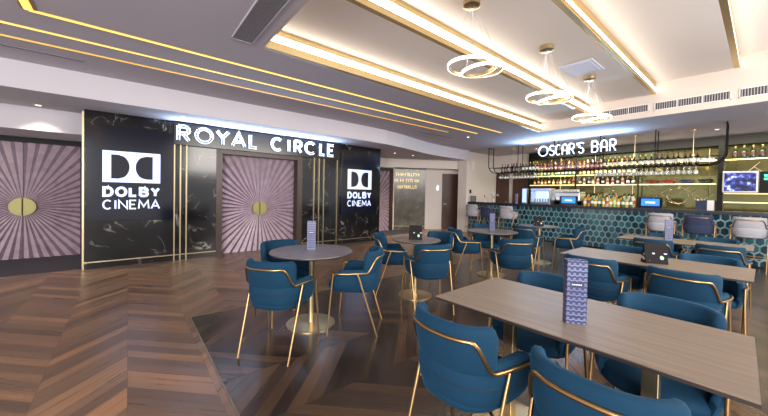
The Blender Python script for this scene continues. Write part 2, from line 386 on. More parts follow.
# downlights
for x, y, z, pw, lb in ((-1.10, 7.30, 2.64, 20, 'recessed downlight in the soffit by the left fan doors'), (.75, 6.58, 2.64, 3, 'tiny recessed spotlight above the first letter of the cinema entrance sign'),
                 (2.09, 6.55, 2.64, 3, 'tiny recessed spotlight above the middle of the entrance sign'), (2.97, 6.48, 2.64, 3, 'tiny recessed spotlight above the end of the entrance sign'),
                 (6.5, 7.43, 2.64, 42, 'recessed downlight over the corridor, the left one'), (7.3, 7.43, 2.64, 42, 'recessed downlight over the corridor, the right one'),
                 (7.43, 5.37, 3.0, 8, 'recessed downlight in the low ceiling near the white pillar'), (10.8, 5.0, 3.0, 10, 'recessed downlight over the bar beside the hanging rack end'),
                 (10.6, .75, 3.0, 10, 'recessed downlight over the right end of the bar')):
    t = thing('downlight', lb, 'ceiling light', (x, y, z))
    MB().lathe([(.052, -.001), (.052, -.006), (.036, -.008), (.034, -.002)], seg=20).build('ring', WHITE, t, smooth=40)
    MB().lathe([(.033, -.002), (.033, -.004)], seg=16).build('lens', SPOT, t)
    l = bpy.data.lights.new('spot', 'SPOT'); l.energy = pw * 2.2; l.color = (1, .84, .64); l.spot_size = math.radians(105); l.spot_blend = .8; l.shadow_soft_size = .04
    s_ = bpy.data.objects.new('spot', l); s_.parent = t; s_.location = (0, 0, -.02); COL.objects.link(s_)

# ------------------------------------------------------------------ setting: walls
WY = 7.1
struct(MB().box((-.56, WY, 0), (1.39, 7.7, 2.64)).box((3.25, WY, 0), (5.66, 7.7, 2.64)).box((1.39, WY, 2.22), (3.25, 7.7, 2.64)).build('wall_back', MARBLE))
struct(MB().box((X0, 8.8, 0), (-.5, 9.0, 2.7)).box((5.5, 8.8, 0), (6.05, 9.0, 2.7)).box((7.55, 8.8, 0), (7.7, 9.0, 2.7)).box((6.05, 8.8, 2.22), (7.55, 9.0, 2.7)).build('wall_back', CREAM))
struct(MB().box((-.56, 7.7, 0), (-.40, 8.8, 2.64)).box((5.5, 7.7, 0), (5.66, 8.8, 2.64)).build('wall_left', CREAM))
struct(MB().box((X0, 7.55, 2.27), (-.58, 8.8, 2.64)).build('trim_2', SOFFIT))
# diagonal corridor wall (cream) with marble panel and a dark wooden door
A = Vector((7.62, 9.12)); B = Vector((10.3, 7.55)); dv = (B - A).normalized(); nv = Vector((dv.y, -dv.x)) # nv points to room
dl = (B - A).length
ang = math.atan2(dv.y, dv.x)
def diag_obj(mb, name, m, d=0, **k):
    o = mb.build(name, m, **k); o.location = (A.x + nv.x * d, A.y + nv.y * d, 0); o.rotation_euler = (0, 0, ang); return o
def on_diag(s, d, z): q = A + dv * s + nv * d; return (q.x, q.y, z)
# parameter s of a viewing column
struct(diag_obj(MB().box((-.3, 0, 0), (2.18, .15, 2.7)).box((2.18, 0, 2.2), (dl + .4, .15, 2.7)).box((2.98, 0, 0), (dl + .4, .15, 2.2)), 'wall_right', CREAM))
struct(diag_obj(MB().box((1.48, -.02, 0), (2.18, 0, .10)), 'baseboard_right', CREAM))
struct(diag_obj(MB().box((-.1, -.45, 2.33), (dl + .2, 0, 2.66)), 'trim_3', CREAM))
# white pillar between corridor and bar, end wall of the bar, wall behind
struct(MB().box((9.62, 6.97, 0), (9.78, 7.35, 3.0)).build('wall_front', CREAM))
struct(MB().box((9.78, 7.12, 0), (11.9, 7.3, 3.0)).build('wall_front', CREAM))
struct(MB().box((11.9, Y0, 0), (12.05, 7.3, 3.0)).build('wall_right', CREAM))
# brass trims on the marble
tr = MB().box((-.585, WY - .025, 0), (-.56, WY + .02, 2.6))
struct(tr.build('trim_4', GOLDSTRIP))
struct(MB().box((-.56, WY - .012, .10), (1.39, WY, .118)).box((3.25, WY - .012, .10), (5.66, WY, .118)).build('trim_5', GOLDSTRIP))
for i, x in enumerate((.675, .771, .869, 3.555, 3.69, 3.822, 4.21)):
    struct(MB().box((x - .011, WY - .03, 0), (x + .011, WY, 2.2)).build('trim_%d' % (6 + i), GOLDSTRIP))
# doorway reveal of bronze coloured wood
fr = MB().box((1.39, WY - .01, 0), (1.50, WY + .3, 2.11)).box((3.13, WY - .01, 0), (3.25, WY + .3, 2.11)).box((1.39, WY - .01, 2.11), (3.25, WY + .3, 2.215))
struct(fr.build('trim_13', WOODF))
struct(MB().box((-5, 8.72, 2.17), (-.56, 8.8, 2.29)).box((-.74, 8.72, 0), (-.56, 8.8, 2.2)).build('trim_14', BLACK))
struct(MB().box((7.42, 8.7, 0), (7.56, 8.8, 2.2)).box((5.66, 8.7, 2.17), (7.56, 8.8, 2.30)).build('trim_15', WOODF))

# fan doors: pleated sunburst leaves
def fan_leaf(w, h, cx, cz, side, n=24):
    """leaf 0..w , 0..h in xz, facing -y; rays leave (cx,cz)"""
    mb = MB(); a0, a1 = (-PI / 2, PI / 2) if side > 0 else (PI / 2, 3 * PI / 2)
    pts = []
    angs = [a0 + (a1 - a0) * i / (2 * n) for i in range(2 * n + 1)]
    corner = []
    for q in ((w, h), (w, 0), (0, h), (0, 0)):
        a = math.atan2(q[1] - cz, q[0] - cx)
        if a < a0 - 1e-6: a += 2 * PI
        if a0 < a < a1: corner.append(a)
    def hit(a):
        dx, dz = math.cos(a), math.sin(a); t = 1e9
        if dx > 1e-7: t = min(t, (w - cx) / dx)
        if dx < -1e-7: t = min(t, -cx / dx)
        if dz > 1e-7: t = min(t, (h - cz) / dz)
        if dz < -1e-7: t = min(t, -cz / dz)
        return cx + dx * t, cz + dz * t
    def ydep(a):
        k = (a - a0) / (a1 - a0) * n; f = k - math.floor(k + 1e-9)
        return -(.012 + .030 * (f / .6 if f < .6 else (1 - f) / .4))
    for i in range(n):
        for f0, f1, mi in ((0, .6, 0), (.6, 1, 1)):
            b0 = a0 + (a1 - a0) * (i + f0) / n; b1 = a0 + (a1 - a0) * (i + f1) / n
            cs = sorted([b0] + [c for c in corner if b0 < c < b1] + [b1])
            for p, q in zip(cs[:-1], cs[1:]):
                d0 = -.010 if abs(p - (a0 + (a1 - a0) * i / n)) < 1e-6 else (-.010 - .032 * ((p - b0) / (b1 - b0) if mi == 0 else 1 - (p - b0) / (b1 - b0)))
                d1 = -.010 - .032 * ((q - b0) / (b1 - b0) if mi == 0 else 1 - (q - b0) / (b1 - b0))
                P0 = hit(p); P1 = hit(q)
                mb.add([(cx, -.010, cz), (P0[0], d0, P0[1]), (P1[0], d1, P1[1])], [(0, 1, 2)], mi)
    mb.box((0, -.008, 0), (w, .035, h), 0)
    return mb
HANDLE = mat('satin_brass_plate', (150, 144, 98), .55, .8, bump=.1)
def fan_door(prefix, idx, x0, x1, y, z1, kz, r):
    mid = (x0 + x1) / 2; w_ = mid - x0 - .004
    for k, (xa, side) in enumerate(((x0, -1), (mid + .004, 1))):
        leaf = fan_leaf(w_, z1 + .012, w_ if side < 0 else 0, kz, side)
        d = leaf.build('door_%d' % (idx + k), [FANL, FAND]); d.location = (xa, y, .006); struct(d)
        hd = MB(); n = 24; a0 = PI / 2 if side < 0 else -PI / 2
        poly = [(r * math.cos(a0 + PI * i / n), r * math.sin(a0 + PI * i / n)) for i in range(n + 1)]
        cxx = w_ if side < 0 else 0
        hd.prism(poly, .042, .075, tf=lambda px, py, pz, c=cxx: (c + px * 1.0 - (0.004 if side < 0 else -.004), -pz, kz + py))
        hd.prism([(p[0] * .86, p[1] * .86) for p in poly], .075, .082, tf=lambda px, py, pz, c=cxx: (c + px - (0.008 if side < 0 else -.008), -pz, kz + py))
        hd.build('door_handle', HANDLE, d)
fan_door('centre', 1, 1.50, 3.13, 7.34, 2.10, .96, .15)
fan_door('left', 3, -2.28, -.745, 8.78, 2.165, .97, .165)
fan_door('left', 5, -3.9, -2.32, 8.78, 2.165, .97, .165)
fan_door('corridor', 7, 5.72, 7.42, 8.78, 2.165, .97, .15)
# corridor: marble panel with gilt lettering, wooden door
o = diag_obj(MB().box((.10, -.05, 0), (1.49, -.0, 2.33)), 'wall_panel', MARBLE2, 0); o['label'] = 'brown marble slab with small gilt lettering at the end of the corridor'; o['category'] = 'wall panel'
o2 = diag_obj(MB().box((.10, -.012, .0), (1.49, 0, .015)), 'trim_16', GOLDSTRIP, .05); o2.location.z = .12; struct(o2)
gl = MB(); random.seed(3)
for row, (zz, s0, s1) in enumerate(((2.10, .34, 1.26), (1.87, .26, 1.22), (1.63, .40, 1.10))):
    s = s0
    while s < s1:
        wv = random.choice((.045, .06, .07))
        gl.box((s, -.008, zz - .06), (s + .014, 0, zz + .06)); q_ = random.choice((-.06, -.008, .044)); gl.box((s, -.008, zz + q_), (s + wv, 0, zz + q_ + .016))
        if random.random() < .5: gl.box((s + wv - .01, -.008, zz - .06), (s + wv, 0, zz + .05))
        s += wv + (.028 if random.random() < .8 else .09)
ob = gl.build('lettering', mat('gilt_letters', (214, 190, 120), .35, .7)); ob.parent = o; ob.location = (0, -.05, 0)
d = MB().box((0, -.03, 0), (.78, .02, 2.18))
for k in range(1, 10): d.box((k * .078 - .002, -.033, 0), (k * .078 + .002, -.03, 2.18))
dd = diag_obj(d, 'door_9', WOODD); dd.location = on_diag(2.19, -.02, .005); struct(dd)
hb = MB().box((.05, -.055, .98), (.17, -.045, 1.0)).box((.05, -.05, .975), (.065, -.03, 1.005)).build('door_handle', STEEL, dd)
t = thing('wall_sign', 'small white lit pictogram sign on the cream corridor wall', 'sign', on_diag(1.99, .0, 1.62), ang)
MB().box((-.07, -.03, -.11), (.07, -.0, .11)).build('plate', mat('soft_lit_plate', (210, 214, 224), .5), t)
MB().lathe([(0, 0), (.018, .01), (.024, .03), (.018, .05), (0, .06)], (0, -.035, .03), 12).box((-.03, -.037, -.09), (.03, -.03, .02)).build('pictogram', mat('sign_white', (240, 244, 255), .4, emit=(225, 232, 255), es=1.5), t)

# ------------------------------------------------------------------ stroke lettering
def arc(cx, cy, rx, ry, a0, a1, n=10):
    return [(cx + rx * math.cos(math.radians(a0 + (a1 - a0) * i / n)), cy + ry * math.sin(math.radians(a0 + (a1 - a0) * i / n))) for i in range(n + 1)]
def glyph(ch):
    """strokes in a 1 x 1 box; closed strokes repeat the first point"""
    g = {
     'R': [[(.0, 0), (.0, 1)], [(0, 1), (.5, 1)] + arc(.55, .74, .40, .26, 90, -90) + [(.0, .48)], [(.45, .48), (.95, 0)]],
     'O': [arc(.5, .5, .5, .5, 0, 360, 28)],
     'Y': [[(0, 1), (.5, .5)], [(1, 1), (.5, .5)], [(.5, .5), (.5, 0)]],
     'A': [[(0, 0), (.5, 1), (1, 0)], [(.2, .32), (.8, .32)]],
     'a': [[(.05, 0), (.05, .6)] + arc(.5, .6, .45, .40, 180, 0) + [(.95, 0)], [(.05, .38), (.95, .38)]],
     'L': [[(0, 1), (0, 0), (1, 0)]],
     'C': [arc(.5, .5, .5, .5, 48, 312, 20)],
     'I': [[(.5, 0), (.5, 1)]],
     'E': [[(1, 1), (0, 1), (0, 0), (1, 0)], [(0, .5), (.8, .5)]],
     'D': [[(0, 0), (0, 1), (.45, 1)] + arc(.45, .5, .55, .5, 90, -90, 14) + [(0, 0)]],
     'B': [[(0, 0), (0, 1), (.55, 1)] + arc(.55, .76, .38, .24, 90, -90) + [(0, .52)], [(.5, .52)] + arc(.55, .26, .42, .26, 90, -90) + [(0, 0)]],
     'N': [[(0, 0), (0, 1), (1, 0), (1, 1)]],
     'M': [[(0, 0), (.08, 1), (.5, .25), (.92, 1), (1, 0)]],
     'S': [arc(.5, .76, .45, .24, 20, 180, 10) + arc(.5, .76, .45, .26, 180, 250, 4) + arc(.5, .24, .45, .26, 70, 0, 5) + arc(.5, .24, .45, .24, 0, -160, 10)],
     "'": [[(.5, 1), (.35, .78)]],
    }
    return g[ch]
def ribbon(mb, pts, w, d0, d1, tf):
    """flat stroke with mitred joints; extruded d0..d1"""
    n = len(pts); closed = (Vector(pts[0]) - Vector(pts[-1])).length < 1e-6
    if closed: pts = pts[:-1]; n -= 1
    P = [Vector(p) for p in pts]; Lf = []; Rt = []
    for i in range(n):
        a = P[i - 1] if (i or closed) else None; b = P[(i + 1) % n] if (i < n - 1 or closed) else None
        d_in = (P[i] - a).normalized() if a is not None else None; d_out = (b - P[i]).normalized() if b is not None else None
        if d_in is None: d_in = d_out
        if d_out is None: d_out = d_in
        nn = (Vector((-d_in.y, d_in.x)) + Vector((-d_out.y, d_out.x)))
        if nn.length < 1e-4: nn = Vector((-d_in.y, d_in.x))
        nn.normalize(); k = 1 / max(.45, nn.dot(Vector((-d_in.y, d_in.x))))
        Lf.append(P[i] + nn * w / 2 * k); Rt.append(P[i] - nn * w / 2 * k)
    vs = []
    for l, r in zip(Lf, Rt): vs += [tf(l.x, l.y, d0), tf(r.x, r.y, d0), tf(r.x, r.y, d1), tf(l.x, l.y, d1)]
    fs = []
    for i in range(n if closed else n - 1):
        a = i * 4; b = ((i + 1) % n) * 4
        for k in range(4): fs.append((a + k, a + (k + 1) % 4, b + (k + 1) % 4, b + k))
    if not closed: fs += [(3, 2, 1, 0), tuple((n - 1) * 4 + k for k in range(4))]
    mb.add(vs, fs)
def offset(pts, d):
    closed = (Vector(pts[0]) - Vector(pts[-1])).length < 1e-6
    P = [Vector(p) for p in (pts[:-1] if closed else pts)]; n = len(P); out = []
    for i in range(n):
        a = P[i - 1] if (i or closed) else None; b = P[(i + 1) % n] if (i < n - 1 or closed) else None
        di = (P[i] - a).normalized() if a is not None else None; do = (b - P[i]).normalized() if b is not None else None
        di = di or do; do = do or di
        nn = (Vector((-di.y, di.x)) + Vector((-do.y, do.x))); nn.normalize(); k = 1 / max(.5, nn.dot(Vector((-di.y, di.x))))
        out.append(tuple(P[i] + nn * d * k))
    if closed: out.append(out[0])
    return out

# ROYAL CIRCLE sign on its dark fascia
t = thing('neon_sign', 'white double-line lit letters reading ROYAL CIRCLE above the middle doors', 'sign', (0, 7.02, 0))
MB().box((.655, 0, 2.20), (4.24, .08, 2.615)).build('fascia', mat('dark_stone_fascia', (18, 20, 25), .2), t)
spans = [(0.688, 0.933), (0.982, 1.315), (1.34, 1.615), (1.625, 1.93), (1.976, 2.173), (2.439, 2.739), (2.83, 2.89), (2.97, 3.201), (3.242, 3.566), (3.63, 3.808), (3.85, 4.062)]
Z0, HT = 2.262, .30
for ch, (xa, xb) in zip('ROYALCIRCLE', spans):
    mb = MB(); wd = xb - xa; st = .030
    for s in glyph(ch):
        g = .033
        pts = [(xa + g + p[0] * (wd - 2 * g), Z0 + g * .6 + p[1] * (HT - g * 1.2)) for p in s]
        for dd_ in (.021, -.021):
            ribbon(mb, offset(pts, dd_),   .017, .03, .05, lambda u, v, d: (u, -d, v))
    mb.build('letter', NEON_E, t)

# cinema screens
def cinema_screen(xc, wd, label):
    t = thing('display_screen', label, 'screen', (xc, WY - .002, 0))
    MB().box((-wd / 2, -.05, .79), (wd / 2, 0, 2.40)).build('panel', SCREEN, t, bevel=.004)
    y = -.05
    lw = .395; zt, zb = 1.99, 1.457; sc = 1.0
    lg = MB(); cz = (zt + zb) / 2; hh = (zt - zb) / 2
    # frame with two D cut-outs: build as quads between outer rectangle and D outlines
    H = hh * .77; rx = lw * .375
    xl = -lw * .72
    def slab(poly): lg.prism(poly, 0, .004, tf=lambda a, b, c: (a, y - c, cz + b))
    slab([(-lw, -hh), (lw, -hh), (lw, -H), (-lw, -H)]); slab([(-lw, H), (lw, H), (lw, hh), (-lw, hh)])
    slab([(-lw, -H), (xl, -H), (xl, H), (-lw, H)]); slab([(-xl, -H), (lw, -H), (lw, H), (-xl, H)])
    n = 16; body = .24 * lw
    for i in range(n):
        v0 = -H + 2 * H * i / n; v1 = -H + 2 * H * (i + 1) / n
        e = lambda v: xl + body + rx * math.sqrt(max(0, 1 - (v / H) ** 2))
        slab([(e(v0), v0), (-e(v0), v0), (-e(v1), v1), (e(v1), v1)])
    lg.build('logo', LOGO_E, t)
    def word(txt, x0, x1, z0, z1, sw, gaps):
        mb = MB(); tot = sum(gaps) + .12 * (len(txt) - 1) * (sum(gaps) / len(gaps)); k = (x1 - x0) / tot; x = x0
        gap = .12 * (sum(gaps) / len(gaps)) * k + 0
        for ch, gw in zip(txt, gaps):
            wdt = gw * k
            for s in glyph(ch):
                a, b = x + sw / 2, x + wdt - sw / 2
                pts = [(a + p[0] * (b - a), z0 + sw / 2 + p[1] * (z1 - z0 - sw)) for p in s]
                ribbon(mb, pts, sw, 0, .004, lambda u, v, d: (u, y - d, v))
            x += wdt + gap
        mb.build('lettering', LOGO_E, t)
    word('DOLBY', -lw, lw, 1.205, 1.385, .042, [1, 1.12, .85, 1, 1])
    word('CINEMA', -lw, lw, .99, 1.158, .024, [1, .3, 1, .8, 1.25, 1.05])
    return t
cinema_screen(.06, 1.19, 'black cinema screen with white double-D logo and wording, left of the entrance sign')
cinema_screen(4.91, 1.16, 'black cinema screen with white double-D logo and wording, right of the middle doors')

# ------------------------------------------------------------------ chairs
CN = 2.6
def se(t, n=CN):
    s, c = math.sin(t), math.cos(t); k = max(0, min(1, (.35 - c) / 1.0)); k = k * k * (3 - 2 * k)
    a = .214 + .044 * k; b = .222 if c > 0 else .290
    return (a * math.copysign(abs(s) ** (2 / n), s), -b * math.copysign(abs(c) ** (2 / n), c))
def out_n(t):
    p = Vector(se(t - .02)); q = Vector(se(t + .02)); d = (q - p).normalized(); return Vector((d.y, -d.x))
def loop_sweep(mb, ts, prof_fn, cap=True):
    rings = [prof_fn(t) for t in ts]; n = len(rings[0]); vs = [v for r in rings for v in r]; fs = []
    for i in range(len(ts) - 1):
        for k in range(n):
            l = (k + 1) % n; fs.append((i * n + k, (i + 1) * n + k, (i + 1) * n + l, i * n + l))
    if cap: fs += [[k for k in range(n)], [(len(ts) - 1) * n + k for k in range(n)][::-1]]
    mb.add(vs, fs)
def smooth01(x): x = max(0, min(1, x)); return x * x * (3 - 2 * x)
def make_chair(name, label, cat, fabric, dz=0.0, stool=False):
    root = thing(name, label, cat)
    # seat bowl with cushion
    mb = MB(); seg = 40
    prof = [(.55, .385), (.80, .394), (.92, .408), (.96, .428), (.955, .448), (.90, .466), (.80, .474), (.5, .478), (.2, .479)]
    vs = []; fs = []
    for s, z in prof:
        for k in range(seg):
            a = 2 * PI * k / seg; x, y = se(a); y = y * s; 
            if y > 0: y *= 1.02
            vs.append((x * s, y - .005, z + dz + (.008 * (y + .25)))) 
    for i in range(len(prof) - 1):
        for k in range(seg):
            l = (k + 1) % seg; fs.append((i * seg + k, i * seg + l, (i + 1) * seg + l, (i + 1) * seg + k))
    fs += [list(range(seg))[::-1], [(len(prof) - 1) * seg + k for k in range(seg)]]
    mb.add(vs, fs); mb.build('seat', fabric, root, smooth=70)
    # wrapping lower shell with arms
    T = math.radians(130)
    def lower(t):
        p = Vector(se(t)); n = out_n(t); at = abs(t)
        e = smooth01((T - at) / math.radians(26))
        top = .50 + (.62 - .50) * math.sin(e * PI / 2) if at > T - math.radians(26) else .62
        th = .046 * (.55 + .45 * e)
        o = []
        def pt(off, z): q = p + n * off; o.append((q.x, q.y, z + dz))
        bz = .415
        pt(-.034, bz - .012); pt(-.010, bz + .012); pt(.006, bz + .06); pt(.010, (bz + top) / 2 + .02); pt(.010, top - .022); pt(.002, top - .004); pt(-.014, top + .002)
        pt(-th + .004, top - .006); pt(-th, top - .026); pt(-th, .44)
        return o
    mb = MB(); N_ = 44
    loop_sweep(mb, [-T + 2 * T * i / N_ for i in range(N_ + 1)], lower); mb.build('backrest', fabric, root, smooth=60)
    # seam piping
    sm = MB(); sm.tube([(*(Vector(se(t)) + out_n(t) * .010), .525 + dz) for t in [math.radians(-72 + 144 * i / 28) for i in range(29)]], .0035, 5); sm.build('seam', PIPING if fabric is VELVET else fabric, root, smooth=60)
    # upper back cushion
    TU = math.radians(72)
    def upper(t):
        p = Vector(se(t)); n = out_n(t); at = abs(t)
        e = max(0, min(1, (TU - at) / math.radians(13))); r = math.sqrt(max(0, 1 - (1 - e) ** 2))
        ztop = .62 + (.788 + .008 * math.cos(t) - .62) * (.35 + .65 * r); zb = .565
        th = .030 * (.3 + .7 * r); o = []
        for k in range(14):
            a = 2 * PI * k / 14; ca, sa = math.cos(a), math.sin(a)
            u = math.copysign(abs(ca) ** .7, ca) * th; v = math.copysign(abs(sa) ** .45, sa)
            z = (ztop + zb) / 2 + v * (ztop - zb) / 2; lean = (z - .6) * .16 * max(0, math.cos(t))
            q = p + n * (u - .012 + lean); o.append((q.x, q.y, z + dz))
        return o
    mb = MB(); loop_sweep(mb, [-TU + 2 * TU * i / 40 for i in range(41)], upper); mb.build('back_cushion', fabric, root, smooth=70)
    # brass tube frame
    t0 = math.radians(34); t1 = math.radians(64)
    path = []
    def fz(at):
        if at <= t0: return .738
        if at >= t1: return .592
        return .738 - .146 * smooth01((at - t0) / (t1 - t0)) 
    TT = math.radians(122); n = 52
    for i in range(n + 1):
        t = -TT + 2 * TT * i / n; z = fz(abs(t)); lean = max(0, z - .6) * .16 * max(0, math.cos(t))
        q = Vector(se(t)) + out_n(t) * (.021 + lean); path.append((q.x, q.y, z + dz - (.004 if abs(t) > 1.6 else 0)))
    mb = MB(); mb.tube(path, .0095, 8); mb.build('frame', BRASS_D, root, smooth=60)
    for sx in (-1, 1):
        e = path[0] if sx < 0 else path[-1]
        k = 1.0 if not stool else 1.0
        MB().tube([(e[0], e[1], e[2] + .004), (e[0] * .995, e[1] + .012, e[2] - .1), (sx * .262, .235, .0)], [.0095, .0095, .0075], 8).build('leg', BRASS_D, root, smooth=60)
        i = min(range(n + 1), key=lambda q: abs((-TT + 2 * TT * q / n) - sx * math.radians(86)))
        e = path[i]
        MB().tube([(e[0], e[1], e[2]), (e[0] + (sx * .225 - e[0]) * .12, e[1] - .03, e[2] - .08), (sx * .225, -.235, .0)], [.0095, .0095, .0075], 8).build('leg', BRASS_D, root, smooth=60)
    mb = MB().tube([(-.21, -.12, .40 + dz), (-.1, 0, .388 + dz), (.1, 0, .388 + dz), (.21, -.12, .40 + dz)], .008, 6)
    mb.build('under_brace', BRASS_D, root, smooth=60)
    if stool:
        z = .26; f = z / (.6 + dz); pts = []
        fy = .235 - .07 * f; 
        pts = [(-.265, fy, z), (-.243, -.17, z), (.243, -.17, z), (.265, fy, z)]
        MB().tube(pts, .008, 8, closed=True).build('footrest', BRASS_D, root, smooth=60)
    return root
def place(o, x, y, fx, fy, label, group=None):
    o.location = (x, y, .002); o.rotation_euler = (0, 0, math.atan2(-fx, fy)); o['label'] = label
    if group: o['group'] = group
chair0 = make_chair('tub_chair', 'blue velvet chair', 'chair', VELVET)
CH = [ # x, y, facing, label
 (1.01, 2.62, .80, .60, 'blue velvet tub chair, back to the viewer, left of the nearest round table'),
 (1.33, 3.30, .12, -1, 'blue velvet tub chair behind the nearest round table, facing it'),
 (1.80, 2.60, -.72, .70, 'blue velvet tub chair right of the nearest round table, arm towards the viewer'),
 (2.86, 3.28, .82, -.57, 'blue velvet tub chair left of the small round table with the black card'),
 (2.74, 2.49, .45, .90, 'blue velvet tub chair, back to the viewer, in front of the small round table'),
 (3.42, 3.00, -.95, -.1, 'blue velvet tub chair behind the small round table with the black card'),
 (4.38, 3.20, .84, -.54, 'blue velvet tub chair left of the round table by the grey stools'),
 (4.04, 2.16, .62, .78, 'blue velvet tub chair, back to the viewer, in front of the third round table'),
 (5.20, 3.32, -.70, -.60, 'blue velvet tub chair behind the round table with the tall card'),
 (5.90, 2.88, 1, .1, 'blue velvet tub chair, back to the viewer, left of the farthest round table'),
 (6.45, 2.33, -.25, 1, 'blue velvet tub chair on the right of the farthest round table'),
 (1.32, .92, 1, .02, 'blue velvet tub chair on the near side of the front table, at its left end'),
 (1.32, .33, 1, .0, 'blue velvet tub chair cut by the bottom edge, near side of the front table'),
 (2.12, .93, -1, .0, 'blue velvet tub chair on the far side of the front table, behind the card'),
 (2.12, .32, -1, .0, 'blue velvet tub chair on the far side of the front table, at its right end'),
 (3.53, 1.04, 1, .0, 'blue velvet tub chair, back to the viewer, left one at the second long table'),
 (3.53, .40, 1, .0, 'blue velvet tub chair, back to the viewer, right one at the second long table'),
 (4.27, 1.0, -1, .0, 'blue velvet tub chair across the second long table, the left one'),
 (4.27, .33, -1, .0, 'blue velvet tub chair across the second long table, the right one'),
 (5.80, .98, 1, .0, 'blue velvet tub chair, back to the viewer, left one at the farthest long table'),
 (5.80, .34, 1, .0, 'blue velvet tub chair, back to the viewer, right one at the farthest long table'),
 (6.48, 1.0, -1, .0, 'blue velvet tub chair across the farthest long table, the left one'),
 (6.48, .42, -1, .0, 'blue velvet tub chair across the farthest long table, the right one'),
]
for i, (x, y, fx, fy, lb) in enumerate(CH):
    c = chair0 if i == 0 else copy_tree(chair0)
    place(c, x, y, fx, fy, lb, 'blue velvet tub chairs')
sg = make_chair('bar_stool', 'grey stool', 'bar stool', GREYF, .245, True)
sn = make_chair('bar_stool', 'navy stool', 'bar stool', NAVYF, .245, True)
used = set()
for (x, y, kind, lb) in ((9.30, 6.40, 'g', 'light grey bar stool nearest the white pillar'), (9.32, 5.85, 'n', 'navy bar stool between the two left grey ones'),
                         (9.25, 5.12, 'g', 'light grey bar stool, third from the white pillar'), (9.28, 1.47, 'g', 'light grey bar stool behind the card on the farthest long table'),
                         (9.28, .87, 'n', 'navy bar stool at the right part of the bar'), (9.28, .18, 'g', 'light grey bar stool at the right edge of the picture')):
    src = sg if kind == 'g' else sn
    c = src if kind not in used else copy_tree(src); used.add(kind)
    place(c, x, y, 1, .02, lb, 'bar stools along the counter')

# ------------------------------------------------------------------ tables
def round_table(x, y, R_, Rb, label):
    t = thing('round_table', label, 'table', (x, y, .002))
    MB().lathe([(R_ - .012, .730), (R_, .738), (R_, .746), (R_ - .002, .75)], seg=56, mis=[1, 1, 0, 0]).build('tabletop', [TABLE_R, TEDGE], t, smooth=30)
    MB().lathe([(Rb, 0), (Rb, .010), (Rb - .006, .014), (.05, .016), (.03, .02)], seg=48).build('base', BRASS, t, smooth=30)
    MB().lathe([(.028, .014), (.028, .72), (.10, .722), (.10, .731)], seg=20).build('column', BRASS, t, smooth=30)
round_table(1.46, 2.93, .415, .245, 'round grey table on a brass column, nearest of the round tables')
round_table(2.97, 2.93, .325, .225, 'small round table with a black photo card on it')
round_table(4.79, 2.93, .415, .235, 'round table with a tall card, in front of the left bar stools')
round_table(6.56, 2.93, .36, .235, 'farthest round table, near the hexagon-tiled bar')
def long_table(x0, x1, y0, y1, label, rz=0):
    cx, cy = (x0 + x1) / 2, (y0 + y1) / 2
    t = thing('rectangular_table', label, 'table', (cx, cy, .002), math.radians(rz)); hx, hy = (x1 - x0) / 2, (y1 - y0) / 2
    MB().box((-hx, -hy, .731), (hx, hy, .744), 1).box((-hx + .001, -hy + .001, .744), (hx - .001, hy - .001, .748), 0).build('tabletop', [TABLE, TEDGE], t)
    for s in (-1, 1):
        MB().lathe([(.21, 0), (.21, .010), (.20, .014), (.04, .016)], (0, s * hy * .52, 0), 40).build('base', BRASS, t, smooth=30)
        MB().box((-.03, s * hy * .52 - .03, .014), (.03, s * hy * .52 + .03, .72)).box((-.15, s * hy * .52 - .1, .718), (.15, s * hy * .52 + .1, .727)).build('column', BRASS, t, bevel=.006)
long_table(1.43, 2.12, .0, 1.235, 'long grey-brown table in the foreground', 1.8)
long_table(3.60, 4.28, .035, 1.39, 'second long table from the front, with a black photo card')
long_table(5.80, 6.48, .07, 1.44, 'farthest long table, in front of the bar')

# cards on tables
def tall_card(x, y, rz, label, h=.30):
    t = thing('menu_card', label, 'menu card', (x, y, .751), rz)
    w_ = .088
    m = MB(); m.box((-w_ / 2, -.0255, 0), (w_ / 2, -.0235, h)).box((-w_ / 2, .0235, 0), (w_ / 2, .0255, h)).box((-w_ / 2, -.0255, 0), (-w_ / 2 + .002, .0255, h)).box((w_ / 2 - .002, -.0255, 0), (w_ / 2, .0255, h))
    m.build('card', MENU_M, t)
    b = MB(); b.prism([(.020 * math.cos(a) + (.011 if math.cos(a) > 0 else -.011), .010 * math.sin(a)) for a in [2 * PI * k / 20 for k in range(20)]], .0256, .0264, tf=lambda u, v, d: (u, -d, h * .62 + v))
    b.build('label_patch', PATCH, t)
    MB().box((-.03, -.0264, .028), (.03, -.0256, .036)).build('label_strip', PATCH, t)
    l = MB()
    for k in range(5): l.box((-.022 + k * .009, -.0268, h * .62 - .003), (-.016 + k * .009, -.0264, h * .62 + .003))
    l.build('wording', PAPERW, t)
def tent_card(x, y, rz, label, h=.20, w_=.17):
    t = thing('tent_card', label, 'menu card', (x, y, .738), rz)
    m = MB(); hw = w_ / 2; dp = .06
    for s in (-1, 1):
        m.add([(-hw, s * dp, 0), (hw, s * dp, 0), (hw, s * .004, h), (-hw, s * .004, h), (-hw, s * (dp - .003), 0), (hw, s * (dp - .003), 0), (hw, s * .002, h - .001), (-hw, s * .002, h - .001)],
              [(0, 1, 2, 3), (7, 6, 5, 4), (0, 4, 5, 1), (1, 5, 6, 2), (2, 6, 7, 3), (3, 7, 4, 0)])
    m.add([(-hw, -dp, 0), (-hw, dp, 0), (-hw, 0, h)], [(0, 1, 2)]).add([(hw, -dp, 0), (hw, dp, 0), (hw, 0, h)], [(0, 1, 2)])
    m.build('card', TENT_M, t)
def face(x, y): return math.atan2(y, x) - PI / 2   # front (-y) towards the camera
tall_card(1.665, .567, math.radians(-54), 'tall navy scallop-patterned card on the foreground table')
tall_card(1.475, 2.975, math.radians(-28), 'tall navy card on the nearest round table')
